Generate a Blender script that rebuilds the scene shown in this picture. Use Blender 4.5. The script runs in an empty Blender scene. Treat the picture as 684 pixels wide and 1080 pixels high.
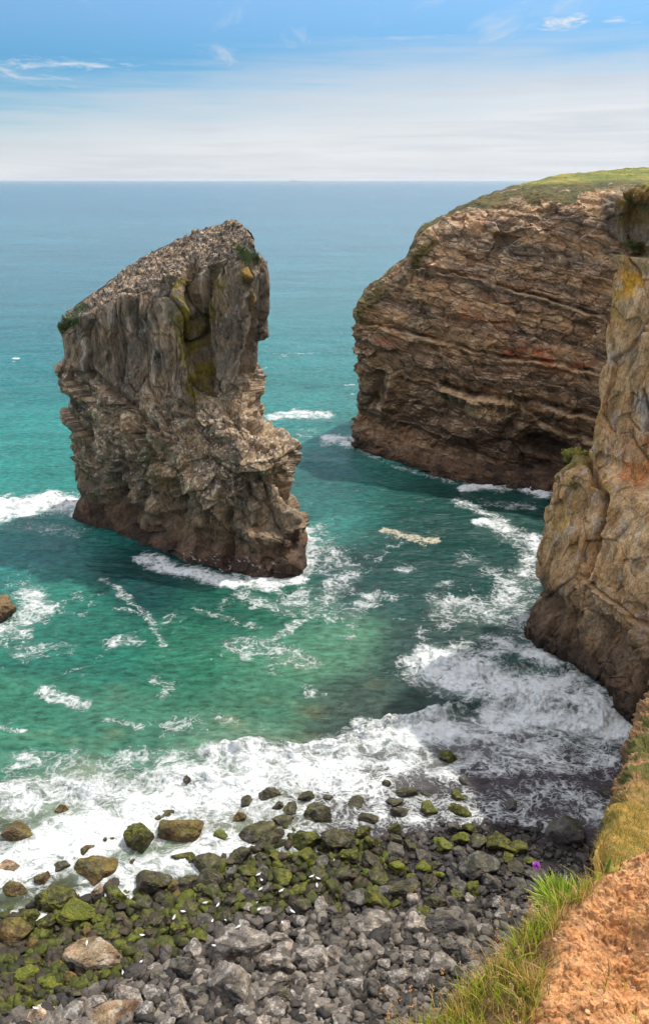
import bpy, math, random
import numpy as np
from mathutils import Vector, Matrix

rng = np.random.default_rng(7)
random.seed(7)
scene = bpy.context.scene
col = scene.collection
F = 840.0          # focal length in pixels of the 684x1080 photograph
HC = 40.0          # eye height above the sea
PIT = math.atan(350.0 / 840.0)
CP, SP = math.cos(PIT), math.sin(PIT)

# ------------------------------------------------------------------ survey helpers (place -> metres)
def ray(px, py):
    u = (px - 342.0) / F; v = -(py - 540.0) / F
    return np.array([u, CP + v * SP, -SP + v * CP])

def at(px, py, Y):
    d = ray(px, py); t = Y / d[1]
    return np.array([d[0] * t, Y, HC + d[2] * t])

def atz(px, py, z=0.0):
    d = ray(px, py); t = (z - HC) / d[2]
    return np.array([d[0] * t, d[1] * t, z])

def proj(P):
    x, y, z = P[..., 0], P[..., 1], P[..., 2] - HC
    w = np.maximum(y * CP - z * SP, 0.05)
    v = (y * SP + z * CP) / w
    return 342 + F * x / w, 540 - F * v

# ------------------------------------------------------------------ noise
_r = np.random.default_rng(11)
PERM = np.concatenate([_r.permutation(256)] * 3).astype(np.int32)
G = _r.normal(size=(256, 3)).astype(np.float32); G /= np.linalg.norm(G, axis=1)[:, None]
RV = _r.random((256, 4)).astype(np.float32)

PM = (PERM & 255).astype(np.int16)
G0, G1, G2 = [np.ascontiguousarray(G[:, q]) for q in range(3)]
R0, R1, R2, R3 = [np.ascontiguousarray(RV[:, q]) for q in range(4)]
from concurrent.futures import ThreadPoolExecutor
POOL = ThreadPoolExecutor(4)

def par(fn):
    """evaluate a pointwise function in cache-sized chunks on all cores"""
    def g(x, y, z, *a):
        x, y, z = [np.asarray(q, np.float32) for q in np.broadcast_arrays(x, y, z)]
        sh = x.shape; x, y, z = x.ravel(), y.ravel(), z.ravel(); n = x.size; ch = 16384
        parts = list(POOL.map(lambda i: fn(x[i:i + ch], y[i:i + ch], z[i:i + ch], *a), range(0, n, ch)))
        if isinstance(parts[0], tuple):
            return tuple(np.concatenate([p[k] for p in parts]).reshape(sh) for k in range(len(parts[0])))
        return np.concatenate(parts).reshape(sh)
    return g

def _pn(x, y, z):
    xf = np.floor(x); yf = np.floor(y); zf = np.floor(z)
    i = xf.astype(np.int32) & 255; j = yf.astype(np.int32) & 255; k = zf.astype(np.int32) & 255
    fx = x - xf; fy = y - yf; fz = z - zf
    u = fx * fx * fx * (fx * (fx * 6 - 15) + 10); v = fy * fy * fy * (fy * (fy * 6 - 15) + 10); w = fz * fz * fz * (fz * (fz * 6 - 15) + 10)
    pi = (PM[i], PM[(i + 1) & 255]); r = []
    for a in (0, 1):
        c1 = []
        for b in (0, 1):
            pj = PM[(pi[a] + j + b) & 255].astype(np.int32); e = []
            for c in (0, 1):
                h = PM[(pj + k + c) & 255]
                e.append(G0[h] * (fx - a) + G1[h] * (fy - b) + G2[h] * (fz - c))
            c1.append(e[0] + w * (e[1] - e[0]))
        r.append(c1[0] + v * (c1[1] - c1[0]))
    return (r[0] + u * (r[1] - r[0])) * np.float32(1.6)

def _fbm(x, y, z, o=4, g=0.5):
    s = 0; a = 1; t = 0
    for n in range(o):
        m = np.float32(2 ** n)
        s = s + np.float32(a) * _pn(x * m + np.float32(17.3 * n), y * m + np.float32(5.1 * n), z * m - np.float32(9.7 * n)); t += a; a *= g
    return s * np.float32(1.3 / t)

def _ridged(x, y, z, o=4, g=0.5):
    s = 0; a = 1; t = 0
    for n in range(o):
        m = np.float32(2 ** n)
        s = s + np.float32(a) * (1 - 2 * np.abs(_pn(x * m + np.float32(7.7 * n), y * m - np.float32(3.1 * n), z * m + np.float32(2.9 * n)))); t += a; a *= g
    return s / np.float32(t)

def _voro(x, y, z):
    """F1, F2-F1, random value of the nearest cell, dot of a random tilt with the offset in that cell."""
    xf = np.floor(x); yf = np.floor(y); zf = np.floor(z)
    i = xf.astype(np.int32); j = yf.astype(np.int32); k = zf.astype(np.int32)
    fx = x - xf - np.float32(.1); fy = y - yf - np.float32(.1); fz = z - zf - np.float32(.1)
    f1 = np.full(x.shape, 9.0, np.float32); f2 = f1.copy(); best = np.zeros(x.shape, np.int16)
    bx = np.zeros_like(x); by = np.zeros_like(x); bz = np.zeros_like(x); e = np.float32(.8)
    for a in (-1, 0, 1):
        pi = PM[(i + a) & 255]
        for b in (-1, 0, 1):
            pj = PM[(pi + j + b) & 255].astype(np.int32)
            for c in (-1, 0, 1):
                h = PM[(pj + k + c) & 255]
                dx = a + e * R0[h] - fx; dy = b + e * R1[h] - fy; dz = c + e * R2[h] - fz
                d = dx * dx + dy * dy + dz * dz
                m = d < f1
                f2 = np.where(m, f1, np.minimum(f2, d)); f1 = np.where(m, d, f1)
                best = np.where(m, h, best); bx = np.where(m, dx, bx); by = np.where(m, dy, by); bz = np.where(m, dz, bz)
    f1 = np.sqrt(f1); f2 = np.sqrt(f2)
    return f1, f2 - f1, R3[best], G0[best] * bx + G1[best] * by + G2[best] * bz

pn, fbm, ridged, voro = par(_pn), par(_fbm), par(_ridged), par(_voro)

def rnd1(i, s=0):
    return RV[PERM[(np.asarray(i).astype(np.int64) + 37 * s) & 255], 1]

def sstep(a, b, x):
    t = np.clip((x - a) / (b - a), 0, 1); return t * t * (3 - 2 * t)

def strata(s, T, sharp=0.25, seed=0):
    q = s / T; i = np.floor(q); f = q - i
    w = sstep(1 - sharp, 1, f)
    return rnd1(i, seed) * (1 - w) + rnd1(i + 1, seed) * w

def lin(r, g, b):
    c = np.array([r, g, b], float) / 255
    return np.where(c <= 0.04045, c / 12.92, ((c + 0.055) / 1.055) ** 2.4)

def mix(a, b, t):
    t = np.asarray(t)[..., None]
    return a * (1 - t) + b * t

def seg_dist(px, py, pts, ys=1.0):
    d = np.full(np.shape(px), 1e9)
    pts = [(p[0], p[1] * ys) for p in pts]; Yp = py * ys
    if len(pts) == 1:
        return np.hypot(px - pts[0][0], Yp - pts[0][1])
    for (x0, y0), (x1, y1) in zip(pts[:-1], pts[1:]):
        L = (x1 - x0) ** 2 + (y1 - y0) ** 2 + 1e-9
        t = np.clip(((px - x0) * (x1 - x0) + (Yp - y0) * (y1 - y0)) / L, 0, 1)
        d = np.minimum(d, np.hypot(px - x0 - t * (x1 - x0), Yp - y0 - t * (y1 - y0)))
    return d

# ------------------------------------------------------------------ meshes
def tag(o, label=None, cat=None, group=None, kind=None):
    if label: o['label'] = label
    if cat: o['category'] = cat
    if group: o['group'] = group
    if kind: o['kind'] = kind
    return o

def new_obj(name, me, parent=None):
    o = bpy.data.objects.new(name, me); col.objects.link(o)
    if parent: o.parent = parent
    return o

def mesh_np(name, V, FC, mat=None, smooth=True, color=None, attrs=None, matidx=None):
    """V (n,3); FC (m,k) faces all with k corners"""
    me = bpy.data.meshes.new(name)
    V = np.ascontiguousarray(V, np.float32); FC = np.ascontiguousarray(FC, np.int32)
    n, (m, k) = len(V), FC.shape
    me.vertices.add(n); me.vertices.foreach_set('co', V.ravel())
    me.loops.add(m * k); me.loops.foreach_set('vertex_index', FC.ravel())
    me.polygons.add(m); me.polygons.foreach_set('loop_start', np.arange(0, m * k, k, dtype=np.int32))
    if matidx is not None: me.polygons.foreach_set('material_index', np.asarray(matidx, np.int32))
    me.polygons.foreach_set('use_smooth', np.full(m, smooth, bool))
    if color is not None:
        a = me.attributes.new('col', 'FLOAT_COLOR', 'POINT')
        c = np.ones((n, 4), np.float32); c[:, :3] = np.clip(color, 0, 1); a.data.foreach_set('color', c.ravel())
    for key, arr in (attrs or {}).items():
        a = me.attributes.new(key, 'FLOAT', 'POINT'); a.data.foreach_set('value', np.asarray(arr, np.float32).ravel())
    me.update(calc_edges=True); me.validate()
    if mat:
        for mm in (mat if isinstance(mat, (list, tuple)) else [mat]): me.materials.append(mm)
    return me

def grid_faces(R, C, closed=False):
    i = np.arange(R - 1)[:, None]; nc = C if closed else C - 1; j = np.arange(nc)[None, :]; j2 = (j + 1) % C
    a = i * C + j; b = i * C + j2; c = (i + 1) * C + j2; d = (i + 1) * C + j
    return np.stack([a, d, c, b], -1).reshape(-1, 4)

def cr_axis(P, n, closed=False, dens=None):
    """Catmull-Rom resample along axis 0"""
    m = len(P)
    if dens is None: t = np.linspace(0, m if closed else m - 1, n, endpoint=not closed)
    else: t = dens
    i = np.floor(t).astype(int)
    if not closed: i = np.clip(i, 0, m - 2)
    f = (t - i)
    def g(k):
        return P[(i + k) % m] if closed else P[np.clip(i + k, 0, m - 1)]
    f = f.reshape(-1, *([1] * (P.ndim - 1)))
    p0, p1, p2, p3 = g(-1), g(0), g(1), g(2)
    m1 = (p2 - p0) * 0.4; m2 = (p3 - p1) * 0.4
    f2 = f * f; f3 = f2 * f
    return (2 * f3 - 3 * f2 + 1) * p1 + (f3 - 2 * f2 + f) * m1 + (-2 * f3 + 3 * f2) * p2 + (f3 - f2) * m2

def net(ctrl, NR, NC, closed=False, rd=None, cd=None):
    P = cr_axis(np.asarray(ctrl, float), NR, dens=rd)
    P = cr_axis(P.transpose(1, 0, 2), NC, closed, dens=cd).transpose(1, 0, 2)
    return P

def normals(P, closed=False):
    if closed:
        du = np.roll(P, -1, 1) - np.roll(P, 1, 1)
    else:
        du = np.gradient(P, axis=1)
    dv = np.gradient(P, axis=0)
    N = np.cross(du, -dv); L = np.linalg.norm(N, axis=-1, keepdims=True)
    return N / np.maximum(L, 1e-9)

# density helper: cells between control lines weighted
def dens(weights, n):
    w = np.asarray(weights, float); c = np.concatenate([[0], np.cumsum(w)]); c /= c[-1]
    return np.interp(np.linspace(0, 1, n), c, np.arange(len(c)))

# ------------------------------------------------------------------ materials
def mat_new(name):
    m = bpy.data.materials.new(name); m.use_nodes = True
    nt = m.node_tree; b = nt.nodes['Principled BSDF']
    return m, nt, b

class NB:
    def __init__(s, nt): s.nt = nt
    def n(s, t, **kw):
        o = s.nt.nodes.new(t)
        for k, v in kw.items(): setattr(o, k, v)
        return o
    def link(s, a, b): s.nt.links.new(a, b)
    def val(s, sock, v):
        if hasattr(v, 'node'): s.link(v, sock)
        else: sock.default_value = v
    def math(s, op, a, b=0.0, clamp=False):
        o = s.n('ShaderNodeMath', operation=op, use_clamp=clamp); s.val(o.inputs[0], a); s.val(o.inputs[1], b); return o.outputs[0]
    def mixc(s, t, a, b, mode='MIX'):
        o = s.n('ShaderNodeMix', data_type='RGBA', blend_type=mode); s.val(o.inputs[0], t); s.val(o.inputs[6], a); s.val(o.inputs[7], b); return o.outputs[2]
    def noise(s, vec, scale, detail=4, rough=0.55, dist=0.0, typ='FBM'):
        o = s.n('ShaderNodeTexNoise', noise_type=typ); o.inputs['Scale'].default_value = scale; o.inputs['Detail'].default_value = detail
        o.inputs['Roughness'].default_value = rough; o.inputs['Distortion'].default_value = dist
        if vec is not None: s.link(vec, o.inputs['Vector'])
        return o.outputs['Fac']
    def voro(s, vec, scale, feature='F1', out='Distance'):
        o = s.n('ShaderNodeTexVoronoi', feature=feature); o.inputs['Scale'].default_value = scale
        if vec is not None: s.link(vec, o.inputs['Vector'])
        return o.outputs[out]
    def mapr(s, v, a, b, c=0.0, d=1.0, smooth=False):
        o = s.n('ShaderNodeMapRange', interpolation_type='SMOOTHSTEP' if smooth else 'LINEAR'); s.val(o.inputs[0], v)
        for i, q in zip((1, 2, 3, 4), (a, b, c, d)): s.val(o.inputs[i], q)
        return o.outputs[0]
    def mapping(s, vec, scale, rot=(0, 0, 0)):
        o = s.n('ShaderNodeMapping'); s.link(vec, o.inputs[0]); o.inputs['Scale'].default_value = scale; o.inputs['Rotation'].default_value = rot; return o.outputs[0]

def rock_mat(name, scale=1.0, stretch=(1, 1, 1), bump=0.15, rough=0.85, var=0.5, speck=0.0, crack=.45):
    m, nt, b = mat_new(name); q = NB(nt)
    co = q.n('ShaderNodeNewGeometry').outputs['Position']
    mp = q.mapping(co, tuple(scale * s for s in stretch))
    at_ = q.n('ShaderNodeAttribute', attribute_name='col').outputs['Color']
    n1 = q.noise(mp, 0.7, 10, 0.68, 0.3); n2 = q.noise(mp, 3.2, 8, 0.75); n3 = q.noise(co, 0.35 * scale, 4)
    n4 = q.noise(mp, 11, 4, 0.7)
    v1 = q.voro(mp, 2.4)
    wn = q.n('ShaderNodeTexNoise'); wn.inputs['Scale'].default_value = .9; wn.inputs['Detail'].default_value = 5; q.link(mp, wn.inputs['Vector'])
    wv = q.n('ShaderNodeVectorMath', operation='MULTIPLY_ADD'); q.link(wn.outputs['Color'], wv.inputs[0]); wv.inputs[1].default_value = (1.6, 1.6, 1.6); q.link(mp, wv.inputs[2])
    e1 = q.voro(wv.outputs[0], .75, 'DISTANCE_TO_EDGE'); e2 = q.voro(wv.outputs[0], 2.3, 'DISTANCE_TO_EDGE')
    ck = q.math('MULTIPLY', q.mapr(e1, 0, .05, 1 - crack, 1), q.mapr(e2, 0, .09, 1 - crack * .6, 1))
    f = q.math('ADD', q.mapr(n1, 0.3, 0.7, -var, var), q.mapr(n2, 0.3, 0.7, -var, var))
    f = q.math('ADD', f, q.mapr(n4, 0.3, 0.7, -var * .6, var * .6))
    f = q.math('ADD', f, 1.0)
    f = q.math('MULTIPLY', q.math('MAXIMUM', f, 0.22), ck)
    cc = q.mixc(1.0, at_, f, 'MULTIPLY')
    hue = q.mixc(q.mapr(n3, 0.4, 0.65), (1, 1, 1, 1), (1.12, 0.98, 0.84, 1))
    cc = q.mixc(0.8, cc, hue, 'MULTIPLY')
    if speck:
        v = q.noise(co, 2.2 * scale, 3, 0.7)
        cc = q.mixc(q.mapr(v, 0.66, 0.72, 0, speck), cc, (0.6, 0.56, 0.48, 1))
    q.link(cc, b.inputs['Base Color'])
    b.inputs['Roughness'].default_value = rough
    b.inputs['Specular IOR Level'].default_value = 0.3
    h = q.math('ADD', q.math('MULTIPLY', n1, 1.0), q.math('MULTIPLY', n2, 0.35))
    h = q.math('ADD', h, q.math('MULTIPLY', v1, 0.25)); h = q.math('ADD', h, q.math('MULTIPLY', n4, .10)); h = q.math('ADD', h, q.math('MULTIPLY', ck, .35 * crack))
    bp = q.n('ShaderNodeBump'); bp.inputs['Strength'].default_value = 0.9; bp.inputs['Distance'].default_value = bump
    q.link(h, bp.inputs['Height']); q.link(bp.outputs[0], b.inputs['Normal'])
    return m

# ------------------------------------------------------------------ world, sun, camera
SUN_EL, SUN_AZ = math.radians(57), math.radians(50)   # azimuth from +Y, negative = to the left
sd = Vector((math.cos(SUN_EL) * math.sin(SUN_AZ), math.cos(SUN_EL) * math.cos(SUN_AZ), math.sin(SUN_EL)))
w = bpy.data.worlds.new("World"); scene.world = w; w.use_nodes = True
nt = w.node_tree; q = NB(nt)
bg = nt.nodes['Background']
sky = q.n('ShaderNodeTexSky', sky_type='NISHITA', sun_disc=False)
sky.sun_elevation = SUN_EL; sky.sun_rotation = SUN_AZ; sky.air_density = 1.0; sky.dust_density = 0.6; sky.ozone_density = 1.6; sky.altitude = 40
tc = q.n('ShaderNodeTexCoord').outputs['Generated']
sx = q.n('ShaderNodeSeparateXYZ'); q.link(tc, sx.inputs[0])
zc = q.math('MAXIMUM', sx.outputs[2], 0.0)
# cloud sheet seen edge-on: coordinates on a plane far above
inv = q.math('DIVIDE', 1.0, q.math('ADD', zc, 0.035))
cx = q.math('MULTIPLY', sx.outputs[0], inv); cy = q.math('MULTIPLY', sx.outputs[1], inv)
cv = q.n('ShaderNodeCombineXYZ'); q.link(cx, cv.inputs[0]); q.link(cy, cv.inputs[1])
n1 = q.noise(q.mapping(cv.outputs[0], (0.45, 0.5, 1)), 1.0, 9, 0.6, 0.4)
n2 = q.noise(q.mapping(cv.outputs[0], (1.1, 0.35, 1), (0, 0, 0.15)), 1.6, 10, 0.62, 0.6)
n3 = q.noise(q.mapping(tc, (1.6, 1.6, 14)), 1.7, 7, 0.55, 0.2)
# bank of thin stratus up to ~6 degrees with a ragged top edge
el = q.math('ADD', zc, q.math('MULTIPLY', q.math('SUBTRACT', n3, 0.5), 0.06))
tilt = q.math('MULTIPLY', sx.outputs[0], 0.08)
el = q.math('SUBTRACT', el, tilt)
n5 = q.noise(q.mapping(tc, (2.0, 2.0, 42)), 2.2, 9, 0.62, 0.5)
el = q.math('ADD', el, q.math('MULTIPLY', q.math('SUBTRACT', n5, 0.5), 0.10))
bank = q.mapr(el, 0.145, 0.045, 0, 0.95, True)
wisp = q.math('MULTIPLY', q.mapr(n2, 0.54, 0.76, 0, 0.75, True), q.mapr(zc, 0.2, 0.08, 0.5, 1.0))
wisp = q.math('MAXIMUM', wisp, q.math('MULTIPLY', q.mapr(zc, .25, .5, 0, .75), q.mapr(n2, .3, .6)))   # unseen veil overhead, added to give neutral fill light
rx = q.math('DIVIDE', sx.outputs[0], sx.outputs[1])
def puff(px_, py_, wx_, wy_, k_):
    d_ = ray(px_, py_); d_ = d_ / np.linalg.norm(d_)
    a_ = q.math('DIVIDE', q.math('SUBTRACT', rx, float(d_[0] / d_[1])), wx_ / 900)
    b_ = q.math('DIVIDE', q.math('SUBTRACT', sx.outputs[2], float(d_[2])), wy_ / 900)
    g_ = q.math('SUBTRACT', 1.0, q.math('SQRT', q.math('ADD', q.math('MULTIPLY', a_, a_), q.math('MULTIPLY', b_, b_))))
    nn = q.noise(q.mapping(tc, (9, 9, 50)), 3.2, 9, 0.68, 0.6)
    m_ = q.mapr(q.math('ADD', g_, q.math('MULTIPLY', q.math('SUBTRACT', nn, .5), 3.0)), .25, 1.1, 0, k_, True)
    return q.math('MULTIPLY', m_, q.math('GREATER_THAN', sx.outputs[1], 0.0))
cm = q.math('MAXIMUM', bank, wisp)
for pf in ((597, 23, 34, 10, .95), (655, 21, 30, 6, .7), (75, 67, 90, 8, .7), (30, 70, 60, 6, .6), (430, 40, 90, 4, .35)):
    cm = q.math('MAXIMUM', cm, puff(*pf))
blue = q.mixc(1.0, sky.outputs[0], q.mixc(q.mapr(zc, .12, .4), (0.185, 0.365, 0.50, 1), (1, 1, 1, 1)), 'MULTIPLY')
csh = q.mixc(q.mapr(n5, 0.35, 0.65), (3.0, 3.15, 3.4, 1), (3.75, 3.8, 3.9, 1))
csh = q.mixc(q.mapr(zc, .25, .6), csh, (10.5, 10.0, 9.4, 1))  # the added overhead veil, made bright to lift the fill
sk = q.mixc(cm, blue, csh)
q.link(sk, bg.inputs['Color']); bg.inputs['Strength'].default_value = 0.15

sl = bpy.data.lights.new('sun', 'SUN'); sl.energy = 2.9; sl.angle = math.radians(0.9); sl.color = (1.0, 0.95, 0.86)
so = bpy.data.objects.new('sun', sl); col.objects.link(so)
so.rotation_euler = sd.to_track_quat('Z', 'Y').to_euler()

cam = bpy.data.cameras.new('camera'); cam.sensor_fit = 'VERTICAL'; cam.sensor_height = 36; cam.sensor_width = 24
cam.lens = 36 * F / 1080; cam.clip_start = 0.05; cam.clip_end = 120000
co = bpy.data.objects.new('camera', cam); col.objects.link(co); co.location = (0, 0, HC)
co.rotation_euler = (math.pi / 2 - PIT, 0, 0); scene.camera = co
vs = scene.view_settings; vs.view_transform = 'Standard'; vs.look = 'None'; vs.exposure = 0.6; vs.gamma = 1
vs.use_curve_mapping = False
scene.cycles.use_denoising = True
scene.cycles.max_bounces = 4
scene.cycles.use_adaptive_sampling = True; scene.cycles.adaptive_threshold = 0.03; scene.cycles.volume_bounces = 0
scene.cycles.diffuse_bounces = 3; scene.cycles.glossy_bounces = 2

# ================================================================== SEA STACK
import time; T0 = time.time()
def build_stack():
    rows = [
     [(67,330,101),(85,316,101),(110,298,101),(135,277,100),(165,260,99),(195,246,98),(225,235,97),(243,229,96),(260,239,93),(267,250,92)],
     [(64,338,96),(80,331,94.5),(105,320,93.5),(135,305,92.5),(160,296,92),(185,288,91),(210,280,91),(234,270,90),(259,264,88.5),(269,276,90)],
     [(62,350,95),(82,354,93.5),(105,352,92),(130,350,91),(155,348,90.2),(184,345,88.6),(207,342,90),(232,336,88.8),(257,325,87),(270,318,89)],
     [(66,385,95),(85,395,93),(108,400,91.5),(133,402,90),(158,402,89.3),(188,400,87.6),(213,398,88.6),(233,395,87.4),(250,380,86),(261,378,88)],
     [(68,420,95),(87,430,92.5),(108,425,90.2),(132,425,88.8),(158,428,87.6),(185,430,86.4),(212,425,86),(233,420,85),(250,415,84.6),(260,412,86.2)],
     [(70,450,95),(88,458,92),(108,455,89.5),(132,455,87.2),(160,460,85.4),(188,462,84),(215,462,83),(240,460,82.2),(259,455,82.3),(273,455,84)],
     [(73,475,95),(90,485,91.8),(110,488,89),(135,490,86.4),(162,495,84.6),(190,500,83),(220,505,81.5),(250,500,80.8),(278,490,80.5),(301,488,82.2)],
     [(76,500,95),(92,512,92.4),(112,520,89.8),(138,525,87),(165,530,85),(195,538,83),(225,540,81.2),(255,538,80.2),(283,527,79.8),(300,522,81.2)],
     [(80,522,95.5),(95,535,93.2),(115,545,90.7),(140,553,88),(168,560,85.2),(198,570,82.2),(228,577,80.2),(258,577,79.2),(288,565,78.6),(310,560,79.4)],
     [(77,545,0),(95,553,0),(115,562,0),(140,572,0),(168,583,0),(198,595,0),(230,604,0),(262,609,0),(292,611,0),(315,606,0)],
    ]
    back = [1.0, 5.5, 9, 11, 12, 13, 14, 14, 14, 15]
    ctrl = []
    for r, row in enumerate(rows):
        pts = [atz(x, y) if Y == 0 else at(x, y, Y) for x, y, Y in row]
        A, B = pts[0], pts[-1]
        bk = []
        for t, dpt in ((0.0, 0.45), (0.12, 0.8), (0.35, 1.0), (0.62, 1.0), (0.86, 0.8), (1.0, 0.4)):
            if r == 0:
                f = (1 - t) * (len(pts) - 1); i = min(int(f), len(pts) - 2); p = pts[i] * (1 - (f - i)) + pts[i + 1] * (f - i)
                bk.append(p + np.array([0.3, back[r] * dpt + .3, -0.35 * back[r]]))
            else:
                p = B * (1 - t) + A * t
                zz = B[2] * (1 - t) + A[2] * t
                off = np.array([1.0, back[r] * dpt, 0])
                p = p + off
                p[2] = zz * (0.93 if r < 5 else 1)
                bk.append(p)
        ctrl.append(pts + bk)
    c = np.array(ctrl)
    bot = c[-1].copy(); bot[:, 2] = -3
    c = np.concatenate([c, bot[None]], 0)
    NR, NC = 860, 1080
    rd = dens([1.1, 1.1, 1.1, .8, .9, .9, .9, .8, .8, 0.25], NR)
    cw = np.ones(16); cw[:9] = 2.3; cw[9:15] = 0.45; cw[15] = 0.6
    cc_ = np.concatenate([[0], np.cumsum(cw)]); cc_ /= cc_[-1]
    cd = np.interp(np.linspace(0, 1, NC, endpoint=False), cc_, np.arange(17))
    P = net(c, NR, NC, closed=True, rd=rd, cd=cd)
    N = normals(P, True)
    x, y, z = P[..., 0], P[..., 1], P[..., 2]
    px, py = proj(P)
    front = (y < 1e9) & ((cd[None, :] < 9.6) | (cd[None, :] > 15.4)) & np.ones_like(x, bool)
    # warp
    wx = x + 1.2 * fbm(x / 6, y / 6, z / 6, 3); wy = y + 1.2 * fbm(x / 6 + 9, y / 6, z / 6, 3); wz = z + 1.5 * fbm(x / 7, y / 7 + 4, z / 9, 3)
    # shoulder line: above it vertical flutes, below blocky
    yl = np.interp(px, [60, 110, 160, 190, 215, 270, 320], [380, 415, 430, 448, 425, 385, 400])
    up = sstep(14, -14, py - yl + 10 * fbm(x / 3, y / 3, z / 3, 3))
    top = sstep(6, -6, py - np.interp(px, [60, 80, 105, 135, 160, 185, 215, 235, 262, 275], [338, 333, 323, 308, 300, 291, 283, 276, 262, 270]) + 5 * fbm(x / 2, y / 2, z / 2, 3))
    up = up * (1 - top)
    cosr = 0.15
    fx = wx + 0.12 * wz
    fl = ridged(fx / 1.9, wy / 1.9, wz / 20, 5, 0.6)
    f1, fe, rv, tl = voro(fx / 1.1, wy / 1.3, wz / 8)
    k1, ke, kr, kt = voro((x + .12 * z) / 2.5 + 7, y / 2.5, z / 17)
    d_up = 1.5 * kt + .5 * (kr - .5) - .5 * np.exp(-ke / .04) + 0.6 * fl + 0.4 * (rv - .5) - 0.15 * np.exp(-fe / 0.05) + 0.2 * fbm(x / 1.0, y / 1.0, z / 4.0, 4, .6)
    s = wz + 0.33 * wx
    g1, ge, gr, gt = voro(wx / 3.1, wy / 3.1, s / 2.6)
    h1, he, hr, ht = voro(wx / 1.15 + 5, wy / 1.15, s / 0.9)
    d_lo = 0.8 * (gr - .5) + .5 * gt - 0.15 * np.exp(-ge / 0.06) + 0.4 * (hr - .5) + 0.2 * ht + .8 * fbm(wx / 4, wy / 4, s / 4, 7, .58) + .35 * ridged(wx / 2.4, wy / 2.4, wz / 4, 5, .55) + 1.9 * voro(x / 4.6 + 2, y / 4.6, (z + .33 * x) / 4.2)[3]
    d_lo = d_lo + 0.5 * (strata(s, 2.1, .3, 3) - .5)
    t1, te, tr, tt = voro(x / .9, y / .9, z / .5)
    d_top = 0.35 * (tr - .5) + 0.5 * fbm(x / 2.2, y / 2.2, z / 1.2, 4)
    base = sstep(3.2, 1.2, z + .6 * fbm(x / 3, y / 3, z, 3))
    D = d_up * up + d_lo * (1 - up) * (1 - top) + d_top * top
    D = D * (1 - 0.55 * base) - 0.7 * sstep(4.5, 3.0, z) * sstep(1.6, 2.6, z) 
    D = D + 1.8 * (fbm(x / 9 + 3, y / 9, z / 13, 3)) * (1 - top) * (1 - base)
    fr = front.astype(float)
    jx = px + 3 * fbm(x / 2, y / 2, z / 2, 3); jy = py + 3 * fbm(x / 2 + 5, y / 2, z / 2, 3)
    def stamp(pts, wd, dep, ys=1.0):
        nonlocal D
        d = seg_dist(jx, jy, pts, ys)
        D = D + fr * dep * (1.35 if dep < 0 else 1) * np.exp(-(d / wd) ** 2)
    stamp([(197, 275), (205, 320), (213, 372), (218, 400)], 7, -2.2)          # the great crack
    stamp([(186, 300), (190, 345), (200, 385), (208, 410)], 8, 1.0)           # ridge of lichen beside it
    stamp([(262, 300), (258, 340), (256, 395)], 4, -1.6)
    stamp([(268, 290), (266, 350)], 4, 0.7)
    stamp([(276, 350), (273, 400), (274, 440)], 13, -.8)
    stamp([(118, 505), (122, 530), (128, 540)], 9, -2.2)
    stamp([(140, 440), (150, 490), (150, 530)], 5, -1.5)
    stamp([(95, 395), (140, 430), (160, 450)], 4, -1.2)
    stamp([(176, 515), (180, 545)], 7, -2.0)
    stamp([(206, 520), (212, 560)], 4, -1.6); stamp([(238, 545), (240, 585)], 5, -1.7)
    stamp([(270, 505), (290, 540), (300, 555)], 6, -1.6)
    stamp([(192, 500), (196, 545)], 6, 1.0); stamp([(228, 520), (226, 560)], 6, 1.0); stamp([(160, 500), (162, 535)], 6, .9)
    stamp([(240, 560), (300, 575)], 9, 1.0)
    D = D - .45
    cv_ = sstep(.35, .8, ridged(wx / 4.2 + 3, wy / 4.2, wz / 7, 3)); D = D - 1.0 * cv_ * (1 - top) * (1 - base) * (.45 + .55 * (1 - up))
    # solid overall
    edge = sstep(0, 14, np.minimum(np.abs(px - 62), 1e9))
    P2 = P + N * (D * 0.85)[..., None]
    # ------------- colour
    N2 = normals(P2, True)
    c0 = lin(112, 100, 86); c1 = lin(150, 131, 106); c2 = lin(76, 67, 58)
    big = fbm(x / 5, y / 5, z / 8, 4)
    C = mix(c0, c1, sstep(-.4, .5, big)); C = mix(C, c2, sstep(.1, .7, fbm(fx / 1.2, wy / 1.2, wz / 10, 4)) * (.4 + .5 * up))
    C = mix(C, lin(158, 134, 104), (1 - up) * 0.55 * sstep(-.2, .5, fbm(x / 2 + 8, y / 2, z / 2, 4)))
    C = mix(C, lin(200, 180, 146), sstep(.05, .45, fbm(x / .6, y / .6, z / .45, 3)) * (1 - up) * sstep(4, 8, z) * sstep(-.25, .25, fbm(x / 3.5 + 4, y / 3.5, z / 3, 3)) * .85)       # droppings on ledges
    C = mix(C, lin(66, 56, 48), up * .6 * sstep(.1, .5, fbm(fx / .55 + 14, wy / .6, wz / 12, 3)))
    C = mix(C, lin(186, 174, 158), up * .6 * sstep(.15, .55, fbm(fx / .9 + 4, wy / .9, wz / 11, 4)))                       # pale vertical streaks
    spk = fbm(x / .32, y / .32, z / .32, 2)
    C = mix(C, lin(206, 190, 170), sstep(.22, .38, spk) * sstep(.15, .5, N2[..., 2] + .2 * (1 - up)) * sstep(5, 9, z) * .8 * (1 - .85 * up))
    C = mix(C, lin(70, 58, 48), top * sstep(-.05, .25, fbm(x / .5 + 3, y / .5, z / .5, 2)) * .8)
    C = mix(C, lin(170, 148, 128), top * sstep(.1, .3, fbm(x / .4 + 7, y / .4, z / .4, 2)) * .7)
    # lichen / plants
    li = np.exp(-(seg_dist(px, py, [(188, 300), (196, 340), (205, 385), (210, 412)]) / 11) ** 2)
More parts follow.
